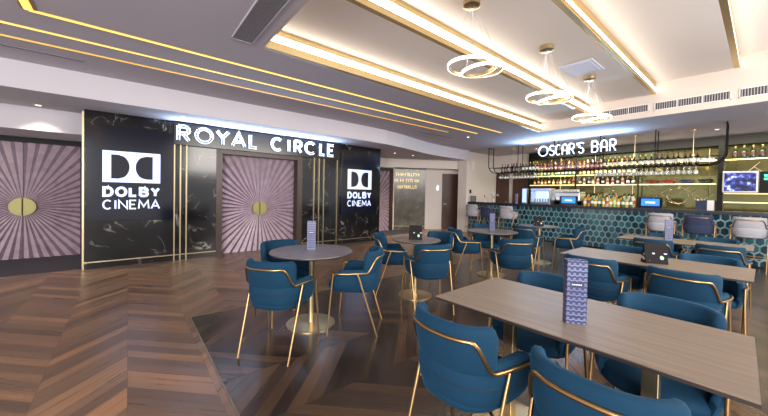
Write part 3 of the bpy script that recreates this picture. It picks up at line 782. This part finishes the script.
tall_card(4.82, 2.95, math.radians(-45), 'tall navy card on the round table by the left stools')
tall_card(6.09, .875, math.radians(-75), 'tall navy card on the farthest long table')
tent_card(2.955, 2.93, math.radians(-45), 'black photo tent card on the small round table')
tent_card(3.83, .645, math.radians(-58), 'black photo tent card on the second long table', .20, .17)
tent_card(6.56, 2.95, math.radians(-50), 'black photo tent card on the farthest round table', .20, .17)

# ------------------------------------------------------------------ bar counter
YL, YR = 7.10, -2.2
t = thing('bar_counter', 'bar counter faced with teal hexagon tiles under a black stone top', 'bar counter', (9.8, 0, 0))
MB().box((.02, YR, .0), (.50, YL, 1.045)).build('body', GROUT, t)
MB().box((.0, YR, .0), (.02, YL, .03)).build('kick_plate', BLACK, t)
MB().box((-.09, YR, 1.045), (.62, 6.962, 1.115)).box((-.015, 6.962, 1.045), (.62, 7.115, 1.115)).build('worktop', COUNTER, t)
hx = MB(); W_ = .138; Rr = W_ / math.sqrt(3)
row = 0; ZS = 1.28; z = .03 + Rr * .55
def clip_hex(cy, cz, r, d0, d1, mi):
    zs0, zs1 = .032, 1.043
    P = [(cy + r * math.sin(PI / 3 * k), cz + r * ZS * math.cos(PI / 3 * k)) for k in range(6)]
    def clip(P, sgn, lim):
        out = []
        for a, b in zip(P, P[1:] + P[:1]):
            ia = sgn * (lim - a[1]) >= 0; ib = sgn * (lim - b[1]) >= 0
            if ia: out.append(a)
            if ia != ib: f = (lim - a[1]) / (b[1] - a[1]); out.append((a[0] + (b[0] - a[0]) * f, lim))
        return out
    P = clip(P, 1, zs1); 
    if P: P = clip(P, -1, zs0)
    if len(P) < 3: return
    n = len(P); vs = [(d0, p[0], p[1]) for p in P] + [(d1, p[0], p[1]) for p in P]
    hx.add(vs, [list(range(n, 2 * n))] + [(i, (i + 1) % n, n + (i + 1) % n, n + i) for i in range(n)], mi)
while z < 1.1 + Rr:
    y = YR + .1 + (W_ / 2 if row % 2 else 0)
    while y < YL - W_ * .55:
        clip_hex(y, z, Rr * .965, .02, .008, 1); clip_hex(y, z, Rr * .80, .008, .001, 0)
        y += W_
    row += 1; z += Rr * 1.5 * ZS
hx.build('tiles', [HEX, HEXR], t)
# ------------------------------------------------------------------ bar sign
t = thing('neon_sign', "white lit letters reading OSCAR'S BAR over the bar", 'sign', (9.62, 0, 0))
spans = [(4.371, 4.091), (4.062, 3.9), (3.889, 3.735), (3.718, 3.555), (3.532, 3.375), (3.338, 3.30), (3.295, 3.147), (2.975, 2.815), (2.778, 2.61), (2.574, 2.42)]
for i, (ch, (ya_, yb_)) in enumerate(zip("OSCaR'SBaR", spans)):
    mb = MB(); st = .024; h = .315; zb = 2.552
    wd = ya_ - yb_
    for s in glyph(ch):
        pts = [(st / 2 + p[0] * (wd - st), zb + st / 2 + p[1] * (h - st)) for p in s]
        ribbon(mb, pts, st, .0, .03, lambda u, v, d, a=ya_: (-.03 - d, a - u, v))
    mb.build('letter', NEON_B, t)
MB().box((0, 2.45, 2.60), (.02, 4.30, 2.62)).box((0, 2.45, 2.80), (.02, 4.30, 2.82)).box((0, 2.9, 2.27), (.02, 2.92, 2.82)).box((0, 4.1, 2.27), (.02, 4.12, 2.82)).build('support_rail', BLACK, t)

# ------------------------------------------------------------------ hanging rack
t = thing('hanging_rack', 'black metal bottle rack hanging from the ceiling along the bar', 'hanging rack', (0, 0, 0))
XF, XB_, ZR = 9.66, 9.96, 2.12
mb = MB()
for x in (XF, XB_):
    pl = [(x, 6.10, 3.0), (x, 6.10, 2.40)] + [(x, 6.10 - .28 * (1 - math.cos(a)), 2.40 - .28 * math.sin(a)) for a in [PI / 2 * k / 8 for k in range(1, 9)]] + [(x, .80, ZR)]
    pl += [(x, .80 - .26 * math.sin(a), ZR + .28 * (1 - math.cos(a))) for a in [PI / 2 * k / 8 for k in range(1, 9)]] + [(x, .54, 3.0)]
    mb.tube(pl, .015, 6); mb.tube([(x, 6.06, 2.30), (x, .62, 2.30)], .010, 6)
mb.build('frame', BLACK, t, smooth=60)
for y in (6.10, 5.05, 3.95, 2.80, 1.68, .54):
    yy = max(.8, min(5.82, y))
    if y not in (6.10, .54): MB().tube([(XF, y, ZR), (XF, y, 2.985), (XB_, y, 2.985), (XB_, y, ZR)], .012, 6).build('hanger', BLACK, t, smooth=60)
    else: MB().tube([(XF, y, 2.985), (XB_, y, 2.985)], .012, 6).build('crossbar', BLACK, t, smooth=60)
    MB().tube([(XF, yy, ZR), (XB_, yy, ZR)], .012, 6).build('crossbar', BLACK, t, smooth=60)
sh = MB().box((XF, .80, ZR + .006), (XB_, 5.82, ZR + .012)); sh.build('shelf', BLACK, t)

# bottles
def bottle(name, label, cat, group, body, cap, lab, r=.037, h=.30, foil=True):
    P = [(r * .9, 0), (r, .008), (r, h * .26), (r, h * .50), (r, h * .58), (r * .75, h * .66), (r * .38, h * .74), (r * .36, h * .86), (r * .40, h * .87), (r * .40, h), (0.0001, h)]
    o = MB().lathe(P, seg=12, mis=[0, 0, 1, 0, 0, 0, 0, 2, 2, 2]).build(name, [body, lab, cap], smooth=50)
    return tag(o, label, cat, group)
def cp(o, loc, label=None, group=None):
    c = o.copy(); COL.objects.link(c); c.location = loc
    if label: c['label'] = label
    if group: c['group'] = group
    return c
random.seed(11)
bots = {
 'dark': bottle('wine_bottle', 'dark wine bottle standing on the left part of the hanging rack', 'bottle', 'dark wine bottles on the left of the rack', DBOT, CAPR, DBOT),
 'white': bottle('wine_bottle', 'green wine bottle with pale label in the middle of the hanging rack', 'bottle', 'green wine bottles on the rack', GBOT, CAPG, LABELW),
 'pink': bottle('spirit_bottle', 'pink-labelled bottle on the hanging rack under the lit sign', 'bottle', 'pink bottles on the rack', mat('pink_glass', (112, 66, 66), .15, coat=.4), CAPR, LABELR, .036, .24),
 'red': bottle('wine_bottle', 'dark red-wine bottle with white label on the right part of the rack', 'bottle', 'red wine bottles on the rack', DBOT, CAPR, LABELW)}
first = set()
def put(kind, loc):
    b = bots[kind]
    if kind not in first: first.add(kind); b.location = loc; return b
    return cp(b, loc)
y = 5.66
while y > .95:
    k = 'dark' if y > 4.95 else ('white' if y > 4.45 else ('pink' if y > 2.75 else ('white' if y > 1.75 else 'red')))
    put(k, (XF + .15 + random.uniform(-.05, .02), y + random.uniform(-.008, .008), ZR + .012))
    if k in ('pink', 'dark') and random.random() < .6: put(k, (XF + .23, y - .05, ZR + .012))
    y -= .105 if k != 'red' else .098
# hanging stemware
gl = MB().lathe([(.033, 0), (.033, -.003), (.004, -.008), (.004, -.075), (.030, -.095), (.038, -.13), (.031, -.175), (.029, -.175), (.035, -.13), (.028, -.10), (.0001, -.085)], seg=12).build('wine_glass', GLASS, smooth=50)
tag(gl, 'clear wine glass hanging upside down under the rack', 'glass', 'wine glasses under the left of the rack'); gl.location = (XF + .08, 5.66, ZR - .012)
n = 0
for y0_, y1_, lb, gp in ((5.70, 4.5, 'clear wine glass hanging upside down under the left half of the rack', 'wine glasses under the left of the rack'), (2.9, .95, 'clear wine glass hanging upside down under the right half of the rack', 'wine glasses under the right of the rack')):
    y = y0_
    while y > y1_:
        for x in (XF + .08, XF + .22):
            if n == 0: gl.location = (x, y, ZR - .012); gl['label'] = lb; gl['group'] = gp
            else: cp(gl, (x, y, ZR - .012), lb, gp)
            n += 1
        y -= .095

# ------------------------------------------------------------------ back bar
BX = 11.62
t = thing('back_bar', 'mirrored back bar unit with black frame and lit glass shelves', 'shelving unit', (BX, 0, 0))
MB().box((.22, -2.2, .9), (.26, 5.62, 2.78)).build('mirror', MIRROR, t)
MB().box((-.02, -2.2, 2.74), (.26, 5.62, 2.96)).box((-.02, 5.58, .0), (.26, 5.64, 2.96)).box((-.03, .68, .9), (.26, .78, 2.96)).box((-.02, 4.02, .9), (.0, 4.05, 2.8)).box((-.02, 2.36, .9), (.0, 2.39, 2.8)).build('frame', BLACK, t)
MB().box((-.25, -2.2, 0), (.26, 5.62, .92)).build('base_cabinet', mat('dark_cabinet', (40, 36, 36), .5), t)
def shelf(y0, y1, z):
    s = MB().box((-.05, y0, z), (.22, y1, z + .014)).build('shelf', GLASS, t)
    MB().box((-.06, y0, z - .008), (-.05, y1, z + .016)).build('light_strip', SHELF_L, s)
for z in (1.76, 2.08): shelf(.80, 2.35, z) if z < 2 else None; shelf(2.4, 4.0, z); shelf(4.06, 5.56, z)
shelf(2.4, 5.56, 2.37) if False else None
shelf(.80, 5.56, 2.36); shelf(-2.2, .66, 2.36); shelf(-2.2, .66, 1.52); shelf(-2.2, .66, 1.30)
sb = MB()
for ya_, za, yb_, zb in ((2.3, 1.2, 1.6, 1.75), (1.9, 1.2, 1.3, 1.7), (1.5, 1.2, 2.2, 1.7), (.9, 1.25, 1.5, 1.72), (1.25, 1.2, .85, 1.5), (3.9, 1.1, 3.0, 1.7), (.5, 1.8, .1, 2.3), (-.2, 1.8, .2, 2.2)):
    sb.tube([(.215, ya_, za), (.215, yb_, zb)], .009, 6)
for yc, zc, r in ((1.55, 1.45, .22), (1.1, 1.5, .16), (3.2, 1.4, .25)):
    sb.tube([(.215, yc + r * math.cos(a), zc + r * math.sin(a)) for a in [2 * PI * k / 24 for k in range(24)]], .008, 6, closed=True)
for y in (2.55, 3.55, 4.6, .95): sb.tube([(.20, y, .95), (.20, y, 2.72)], .012, 6)
sb.build('brass_tracery', BRASS, t)

spirits = []
scol = [((176, 92, 40), (224, 200, 140)), ((60, 110, 60), (226, 226, 210)), ((196, 198, 176), (190, 60, 60)), ((120, 40, 36), (230, 210, 160)), ((208, 170, 60), (240, 240, 230)), ((50, 64, 96), (214, 214, 220)), ((150, 200, 150), (240, 220, 60)), ((214, 120, 60), (60, 60, 90))]
names = ['amber', 'green', 'clear', 'dark red', 'yellow', 'blue', 'pale green', 'orange']
for i, (b, l) in enumerate(scol):
    g = mat('spirit_glass_%d' % i, b, .12, coat=.5); lm = mat('spirit_label_%d' % i, l, .6)
    spirits.append(bottle('spirit_bottle', names[i], 'bottle', None, g, CAPG if i % 2 else BLACK, lm, .036 + .004 * (i % 3), .23 + .02 * (i % 4)))
sused = set()
def spirit(i, loc, where, grp):
    o = spirits[i]
    lb = names[i] + ' spirit bottle ' + where
    if i not in sused: sused.add(i); o.location = loc; o['label'] = lb; o['group'] = names[i] + ' ' + grp; return o
    return cp(o, loc, lb, names[i] + ' ' + grp)
for ya_, yb_, z, stp, wh, gp, ks in ((5.45, 2.5, 2.375, .115, 'on the top shelf of the back bar', 'bottles on the top back shelf', (0, 2, 4, 3)),
                         (5.45, 4.1, 2.095, .12, 'on the left second shelf of the back bar', 'bottles on the left second shelf', (1, 6, 1)),
                         (3.95, 2.45, 2.095, .12, 'on the middle second shelf of the back bar', 'bottles on the middle second shelf', (1, 0, 4)),
                         (5.45, 4.1, 1.775, .13, 'on the left third shelf of the back bar', 'bottles on the left third shelf', (7, 0, 3, 4, 2)),
                         (3.95, 2.45, 1.775, .13, 'on the middle third shelf of the back bar', 'bottles on the middle third shelf', (2, 7, 5, 4, 2))):
    y = ya_
    while y > yb_:
        spirit(random.choice(ks), (BX + .10 + random.uniform(-.04, .04), y, z), wh, gp); y -= stp
for k in range(39):   # crowd of bottles behind the middle of the counter
    y = 3.26 - (k % 13) * .088 + random.uniform(-.01, .01)
    b_ = spirit(random.choice((2, 4, 6, 7, 2, 4, 1)), (10.10 + .11 * (k // 13), y, 1.117), 'in the crowd of bottles on the counter beside the till', 'bottles crowded on the counter'); b_.scale = (1.05, 1.05, 1.15 + .1 * (k // 13))
# champagne on the right top shelf
ch = bottle('champagne_bottle', 'dark champagne bottle with gold foil on the top shelf at the right', 'bottle', 'champagne bottles at the right', GBOT, CAPG, mat('champagne_label', (70, 34, 44), .5), .05, .33)
for k in range(9):
    loc = (BX + .08, .50 - k * .145, 2.375)
    if k == 0: ch.location = loc
    else: cp(ch, loc)
# bowls of fruit-coloured glassware on the third shelf, right bay
for k, (c, nm) in enumerate((((120, 34, 36), 'dark red'), ((150, 44, 40), 'red'), ((44, 52, 104), 'blue'), ((30, 44, 40), 'black-green'))):
    o = MB().lathe([(.06, 0), (.13, .07), (.145, .11), (.135, .11), (.12, .07), (.05, .015)], (0, 0, 0), 24).build('glass_bowl', mat('bowl_%d' % k, c, .15, coat=.5), smooth=50, loc=(BX + .07, 2.08 - k * .36, 1.775))
    tag(o, nm + ' bowl on the lit shelf right of the sign', 'bowl')
tb = MB().lathe([(.035, 0), (.037, .10), (.034, .10), (.033, .008)], seg=12).build('tumbler', GLASS, smooth=50); tag(tb, 'clear tumbler standing on the shelf above the bowls', 'glass', 'tumblers above the bowls')
for k in range(28):
    loc = (BX + .02 + .09 * (k % 2), 2.28 - k * .052, 2.375)
    if k == 0: tb.location = loc
    else: cp(tb, loc)
random.seed(21)
gc = [(196, 60, 40), (226, 120, 40), (60, 130, 60), (230, 200, 60), (200, 200, 190)]
fb = [MB().lathe([(.0001, 0), (.03, .01), (.042, .04), (.03, .075), (.0001, .085)], seg=12).build('fruit', mat('fruit_%d' % i, c, .4), smooth=60) for i, c in enumerate(gc)]
fn = ['red', 'orange', 'green', 'yellow', 'pale']
for k in range(20):
    o = fb[k % 5] if k < 5 else cp(fb[k % 5], (0, 0, 0)); o.location = (11.42 + .05 * (k % 2), 2.0 - k * .055, 1.0)
    tag(o, fn[k % 5] + ' fruit in the row on the back counter right of the till', 'fruit', fn[k % 5] + ' fruit on the back counter')
t = thing('fruit_tray', 'long pale tray raised on the back counter, holding the row of fruit', 'tray', (11.45, 1.45, .92))
MB().box((-.1, -.62, 0), (.12, .62, .08)).build('tray', PAPERW, t)

# ------------------------------------------------------------------ things on and behind the counter
ZC = 1.117
def till(y, label, rz):
    t = thing('till_screen', label, 'till', (10.12, y, ZC), rz)
    MB().box((-.10, -.20, 0), (.16, .20, .02)).add([(.02, -.03, .02), (.02, .03, .02), (.10, .03, .02), (.10, -.03, .02), (.08, -.03, .18), (.08, .03, .18), (.12, .03, .18), (.12, -.03, .18)], [(0,1,5,4),(1,2,6,5),(2,3,7,6),(3,0,4,7),(4,5,6,7)]).build('stand', BLACK, t)
    h = MB(); sx = .10
    h.add([(-.06, -.23, .02), (-.06, .23, .02), (.06, .23, .27), (.06, -.23, .27), (-.03, -.23, .0), (-.03, .23, .0), (.10, .23, .26), (.10, -.23, .26)], [(0,3,2,1),(4,5,6,7),(0,1,5,4),(1,2,6,5),(2,3,7,6),(3,0,4,7)])
    c = h.build('casing', BLACKG, t, bevel=.008)
    n_ = Vector((-.25, 0, .12)).normalized() * .004
    s = MB(); q = lambda u, v: (-.06 + .12 * v + n_.x, -.23 + .46 * u, .02 + .25 * v + n_.z)
    s.add([q(.12, .16), q(.88, .16), q(.88, .86), q(.12, .86)], [(0, 3, 2, 1)], 0)
    n2 = n_ * 1.4; q2 = lambda u, v: (-.06 + .12 * v + n2.x, -.23 + .46 * u, .02 + .25 * v + n2.z)
    s.add([q2(.3, .42), q2(.7, .42), q2(.7, .55), q2(.3, .55)], [(0, 3, 2, 1)], 1)
    s.build('screen', [mat('till_blue', (40, 90, 200), .3, emit=(40, 104, 226), es=1.2), mat('till_white', (200, 220, 255), .3, emit=(200, 220, 255), es=1.2)], t)
till(3.70, 'black till with a lit blue screen, left one, by the coffee machine', .35)
till(1.82, 'black till with a lit blue screen, right one, beside the bottles', .15)
# coffee machine
t = thing('coffee_machine', 'chrome espresso machine with cups on top behind the bar', 'coffee machine', (10.75, 3.95, .95))
MB().box((-.25, -.42, .28), (.25, .42, .55)).build('body', STEEL, t, bevel=.03)
MB().box((-.25, -.42, .0), (.25, .42, .12)).box((-.05, -.42, .12), (.25, .42, .28)).build('drip_base', BLACK, t)
MB().box((-.27, -.40, .40), (-.25, .40, .53)).build('front_panel', mat('machine_white', (216, 218, 226), .4), t)
for k in (-1, 0, 1):
    MB().tube([(-.18, k * .24, .28), (-.18, k * .24, .22)], .035, 10).tube([(-.18, k * .24, .235), (-.36, k * .24, .225)], .014, 8).build('group_head', BLACK, t, smooth=50)
MB().box((-.24, -.40, .55), (.24, .40, .575)).build('cup_rail', STEEL, t)
cup = MB().lathe([(.022, 0), (.036, .05), (.038, .065), (.033, .065), (.018, .008)], seg=12).build('coffee_cup', mat('cup_white', (226, 222, 210), .3), smooth=50); tag(cup, 'white cup stacked on top of the espresso machine', 'cup', 'cups on the espresso machine')
for k in range(16):
    loc = (10.58 + .09 * (k // 8), 3.63 + .09 * (k % 8), 1.527)
    if k == 0: cup.location = loc
    else: cp(cup, loc)
# glass chiller cabinet, lit totem, tall carton
t = thing('display_fridge', 'small lit countertop display fridge left of the coffee machine', 'display fridge', (10.25, 4.52, ZC))
MB().box((-.16, -.30, .0), (.2, .30, .06)).box((-.16, -.30, .42), (.2, .30, .50)).box((-.16, -.30, .06), (.2, -.27, .42)).box((-.16, .27, .06), (.2, .30, .42)).box((.17, -.27, .06), (.2, .27, .42)).build('casing', STEEL, t, bevel=.006)
MB().box((-.155, -.27, .06), (-.150, .27, .42)).build('glass_door', GLASS, t)
MB().box((.15, -.27, .07), (.165, .27, .41)).build('lit_lining', mat('fridge_glow', (190, 215, 255), .5, emit=(170, 205, 255), es=1.6), t)
MB().box((-.165, -.29, .43), (-.16, .29, .49)).build('header_strip', mat('fridge_header', (150, 160, 210), .4, emit=(140, 150, 215), es=.6), t)
for k in range(6):
    o = MB().lathe([(.026, 0), (.028, .01), (.028, .11), (.02, .12), (.0001, .12)], (0, 0, 0), 12).build('drinks_can', mat('can_%d' % k, [(60, 110, 190), (210, 214, 224), (70, 140, 200)][k % 3], .3, .5), smooth=50, loc=(10.20, 4.31 + k * .082, ZC + .061)); tag(o, 'drinks can in the lit display fridge, counted from its right side: %s' % ['first', 'second', 'third', 'fourth', 'fifth', 'sixth'][k], 'can')
t = thing('drink_dispenser', 'tall lit white-blue drinks tap column left of the display fridge', 'drink dispenser', (10.15, 5.02, ZC))
MB().box((-.07, -.08, 0), (.07, .08, .50)).build('column', STEEL, t, bevel=.01)
MB().box((-.078, -.06, .04), (-.07, .06, .48)).build('lit_panel', mat('tap_glow', (130, 160, 220), .4, emit=(130, 165, 235), es=1.3), t)
t = thing('drink_dispenser', 'narrow violet column standing left of the lit drinks tap', 'drink dispenser', (10.15, 5.32, ZC))
MB().box((-.04, -.04, 0), (.04, .04, .32)).build('column', mat('violet_plastic', (120, 104, 140), .4), t, bevel=.01)
MB().lathe([(.05, 0), (.05, .012), (.02, .016)], seg=20).build('base', STEEL, t, smooth=50)
# flowers and a red tap at the left end
t = thing('flower_vase', 'white orchid in a small vase at the left end of the bar', 'vase', (10.15, 6.18, ZC))
MB().lathe([(.03, 0), (.045, .04), (.035, .10), (.022, .13), (.018, .128), (.03, .09), (.036, .04), (.022, .008)], seg=16).build('vase', mat('vase_white', (196, 190, 188), .3), t, smooth=50)
st = MB(); random.seed(5); PETAL = mat('petal_white', (226, 218, 220), .6)
for k in range(4):
    a = k * 1.6; pts = [(0, 0, .1), (.03 * math.cos(a), .05 * math.sin(a), .2), (.07 * math.cos(a), .14 * math.sin(a), .28)]
    st.tube(pts, .004, 5)
    for j in range(3):
        px, py, pz = pts[2][0] + random.uniform(-.03, .03), pts[2][1] + random.uniform(-.05, .05), pts[2][2] + random.uniform(-.05, .03)
        fl = MB()
        for q in range(5):
            b = q * 2 * PI / 5; ex, ez = .026 * math.cos(b), .026 * math.sin(b)
            fl.add([(px, py, pz), (px + .004, py + ex * .6 - ez * .4, pz + ez * .6 + ex * .4), (px - .006, py + ex, pz + ez), (px + .004, py + ex * .6 + ez * .4, pz + ez * .6 - ex * .4)], [(0, 1, 2, 3)])
        fl.build('flower', PETAL, t)
st.build('stem', mat('stem_green', (70, 90, 60), .6), t);
t = thing('beer_tap', 'small red-handled tap beside the orchid on the bar', 'beer tap', (10.12, 6.52, ZC))
MB().lathe([(.04, 0), (.04, .01), (.018, .014), (.018, .15), (.0001, .17)], seg=14).tube([(0, 0, .13), (-.08, 0, .13), (-.09, 0, .09)], .010, 8).build('body', STEEL, t, smooth=50)
MB().lathe([(.008, 0), (.018, .03), (.014, .09), (.0001, .1)], (0, 0, .16), 12).build('handle', mat('tap_red', (170, 40, 46), .4), t, smooth=50)
t = thing('table_sign', 'small dark framed notice on the left end of the bar', 'sign', (10.0, 6.92, ZC), math.radians(-60))
MB().box((-.10, -.01, 0), (.10, .01, .22)).build('frame', BLACK, t, bevel=.003); MB().box((-.085, -.013, .015), (.085, -.01, .205)).build('notice', mat('notice_grey', (92, 90, 96), .5), t)
o = MB().box((-.05, -.012, -.07), (.05, 0, .07)).box((-.03, -.018, -.02), (.03, -.012, .05)).build('wall_control', BLACK, loc=(10.08, 7.12, 1.50)); tag(o, 'small black control panel on the cream wall by the pillar', 'control panel')
o = MB().box((-.04, -.008, -.04), (.04, 0, .04)).box((-.012, -.013, -.018), (.012, -.008, .018)).build('light_switch', WHITE, loc=(11.35, 7.12, 1.42)); tag(o, 'white light switch on the cream wall near the dark doors', 'light switch')
# dark wood doors behind the left of the bar
for i, (ya_, yb_) in enumerate(((7.10, 6.55), (6.38, 5.72))):
    d = MB().box((0, yb_, 0), (.05, ya_, 2.27)).build('door_%d' % (10 + i), WOODD, loc=(11.84, 0, .003)); struct(d)
    MB().tube([(-.04, yb_ + .07, .95), (-.04, yb_ + .07, 1.15)], .01, 8).build('door_handle', STEEL, d, smooth=50)
# monitor, lit green indicator box, papers at the right
t = thing('monitor', 'silver-framed screen with blue picture on the right back shelf', 'monitor', (11.40, .395, 1.54), math.radians(0))
MB().box((-.02, -.29, 0), (.16, .29, .52)).build('casing', STEEL, t, bevel=.01)
m_, N, L, P = newmat('blue_picture')
tc = N.new('ShaderNodeTexCoord'); vo = N.new('ShaderNodeTexNoise'); vo.inputs['Scale'].default_value = 9; vo.inputs['Detail'].default_value = 3; L.new(tc.outputs['Object'], vo.inputs['Vector'])
c_ = ramp(N, L, vo.outputs['Fac'], [(.40, (10, 12, 34)), (.54, (34, 42, 104)), (.62, (86, 98, 176)), (.72, (190, 200, 236))]); L.new(c_, P.inputs['Base Color']); L.new(c_, P.inputs['Emission Color']); P.inputs['Emission Strength'].default_value = .8; P.inputs['Roughness'].default_value = .15
MB().box((-.024, -.255, .04), (-.02, .255, .48)).build('screen', m_, t)
t = thing('indicator_box', 'black box with two green lights right of the silver monitor', 'control panel', (11.42, -.02, 1.545))
MB().box((0, -.11, 0), (.14, .11, .50)).build('casing', BLACK, t, bevel=.006)
for z in (.30, .38): MB().box((-.005, -.045, z), (0, .045, z + .045)).build('indicator', mat('green_lamp', (60, 220, 160), .4, emit=(50, 225, 160), es=1.6), t)
pm = MB()
for i in range(5):
    o = MB().box((-.11, -.16, 0), (.11, .16, .028)).build('paper_stack', PAPERW, loc=(11.50, .16 - (i % 2) * .36 - (i > 3) * .36, .925 + (i // 2) * .03 if i < 4 else .925)) ; tag(o, 'stack of white paper on the back counter under the monitor', 'paper', 'paper stacks under the monitor')
t = thing('towel_dispenser', 'dark blue upright box with pale side on the back counter by the black post', 'box', (11.30, 1.02, .92))
MB().box((-.1, -.1, 0), (.1, .1, .42)).build('casing', NAVYF, t, bevel=.006); MB().box((-.1, -.22, 0), (.08, -.105, .42)).build('side_panel', PAPERW, t, bevel=.004)

# slim brass pendants above the counter
for y, lb in ((5.54, 'slim brass pendant over the bar, at the left end of the rack'), (2.20, "slim brass pendant over the bar, just right of the lit letters"), (1.10, 'slim brass pendant over the bar, between rack hangers on the right')):
    t = thing('bar_pendant', lb, 'pendant light', (10.28, y, 3.0))
    MB().lathe([(.075, 0), (.075, -.025), (.01, -.03)], seg=20).build('canopy', BRASS, t, smooth=40)
    MB().tube([(0, 0, -.02), (0, 0, -.60)], .008, 8).build('stem', BRASS, t)
    MB().lathe([(.012, -.58), (.03, -.60), (.03, -.66), (.024, -.66)], seg=16).build('lamp_holder', BRASS, t, smooth=40)
    MB().lathe([(.0001, -.74), (.03, -.725), (.04, -.70), (.028, -.665)], seg=16).build('bulb', mat('warm_bulb', (255, 220, 170), .4, emit=(255, 214, 150), es=6), t, smooth=60)

# ------------------------------------------------------------------ ring pendants
def ring_pts(R_, c, tilt, az, n=56):
    out = []
    for k in range(n):
        a = 2 * PI * k / n; v = Vector((R_ * math.cos(a), R_ * math.sin(a), 0)); v.rotate(Matrix.Rotation(tilt, 3, Vector((math.cos(az), math.sin(az), 0)))); out.append(Vector(c) + v)
    return out
def ring(mb_o, mb_l, R_, c, tilt, az):
    P1 = ring_pts(R_, c, tilt, az); n = len(P1); C_ = Vector(c)
    nrm = Matrix.Rotation(tilt, 3, Vector((math.cos(az), math.sin(az), 0))) @ Vector((0, 0, 1))
    def band(mb, ro, ri, h0, h1):
        vs = []; 
        for p in P1:
            d = (p - C_).normalized(); vs += [C_ + d * ro + nrm * h0, C_ + d * ro + nrm * h1, C_ + d * ri + nrm * h1, C_ + d * ri + nrm * h0]
        fs = []
        for k in range(n):
            l = (k + 1) % n
            for q in range(4): fs.append((k * 4 + q, k * 4 + (q + 1) % 4, l * 4 + (q + 1) % 4, l * 4 + q))
        mb.add(vs, fs)
    band(mb_o, R_ - .002, R_ - .012, -.016, .018); band(mb_o, R_ + .007, R_ - .002, .013, .018); band(mb_l, R_ + .007, R_ - .002, -.016, .013)
for i, (x, y, zc, lb) in enumerate(((2.86, 2.06, 3.46, 'ring pendant light nearest the camera, brass with white glow'), (4.50, 1.98, 3.455, 'ring pendant light, the middle one of three'), (6.16, 1.97, 3.452, 'ring pendant light farthest away, above the bar sign'))):
    t = thing('ring_pendant', lb, 'pendant light', (x, y, zc), group='ring pendants over the tables')
    MB().lathe([(.09, -.012), (.09, -.07), (.082, -.076), (.0001, -.076)], seg=28).build('canopy', BRASS, t, smooth=40)
    o1 = MB(); l1 = MB(); dzr = -.72
    ring(o1, l1, .285, (.04, -.03, dzr), math.radians(5), .4)
    o2 = MB(); l2 = MB(); ring(o2, l2, .175, (.07, -.06, dzr - .03), math.radians(-9), 1.0)
    a = o1.build('outer_ring', BRASS, t, smooth=40); l1.build('diffuser', RINGLED, a, smooth=40)
    a = o2.build('inner_ring', BRASS, t, smooth=40); l2.build('diffuser', RINGLED, a, smooth=40)
    wr = MB()
    for k in range(3):
        an = 2 * PI * k / 3 + .5; wr.tube([(.03 * math.cos(an), .03 * math.sin(an), -.075), (.04 + .28 * math.cos(an), -.03 + .28 * math.sin(an), dzr + .03)], .0018, 4)
        wr.tube([(.02 * math.cos(an), .02 * math.sin(an), -.075), (.07 + .17 * math.cos(an + 1), -.06 + .17 * math.sin(an + 1), dzr)], .0018, 4)
    wr.build('wires', STEEL, t)
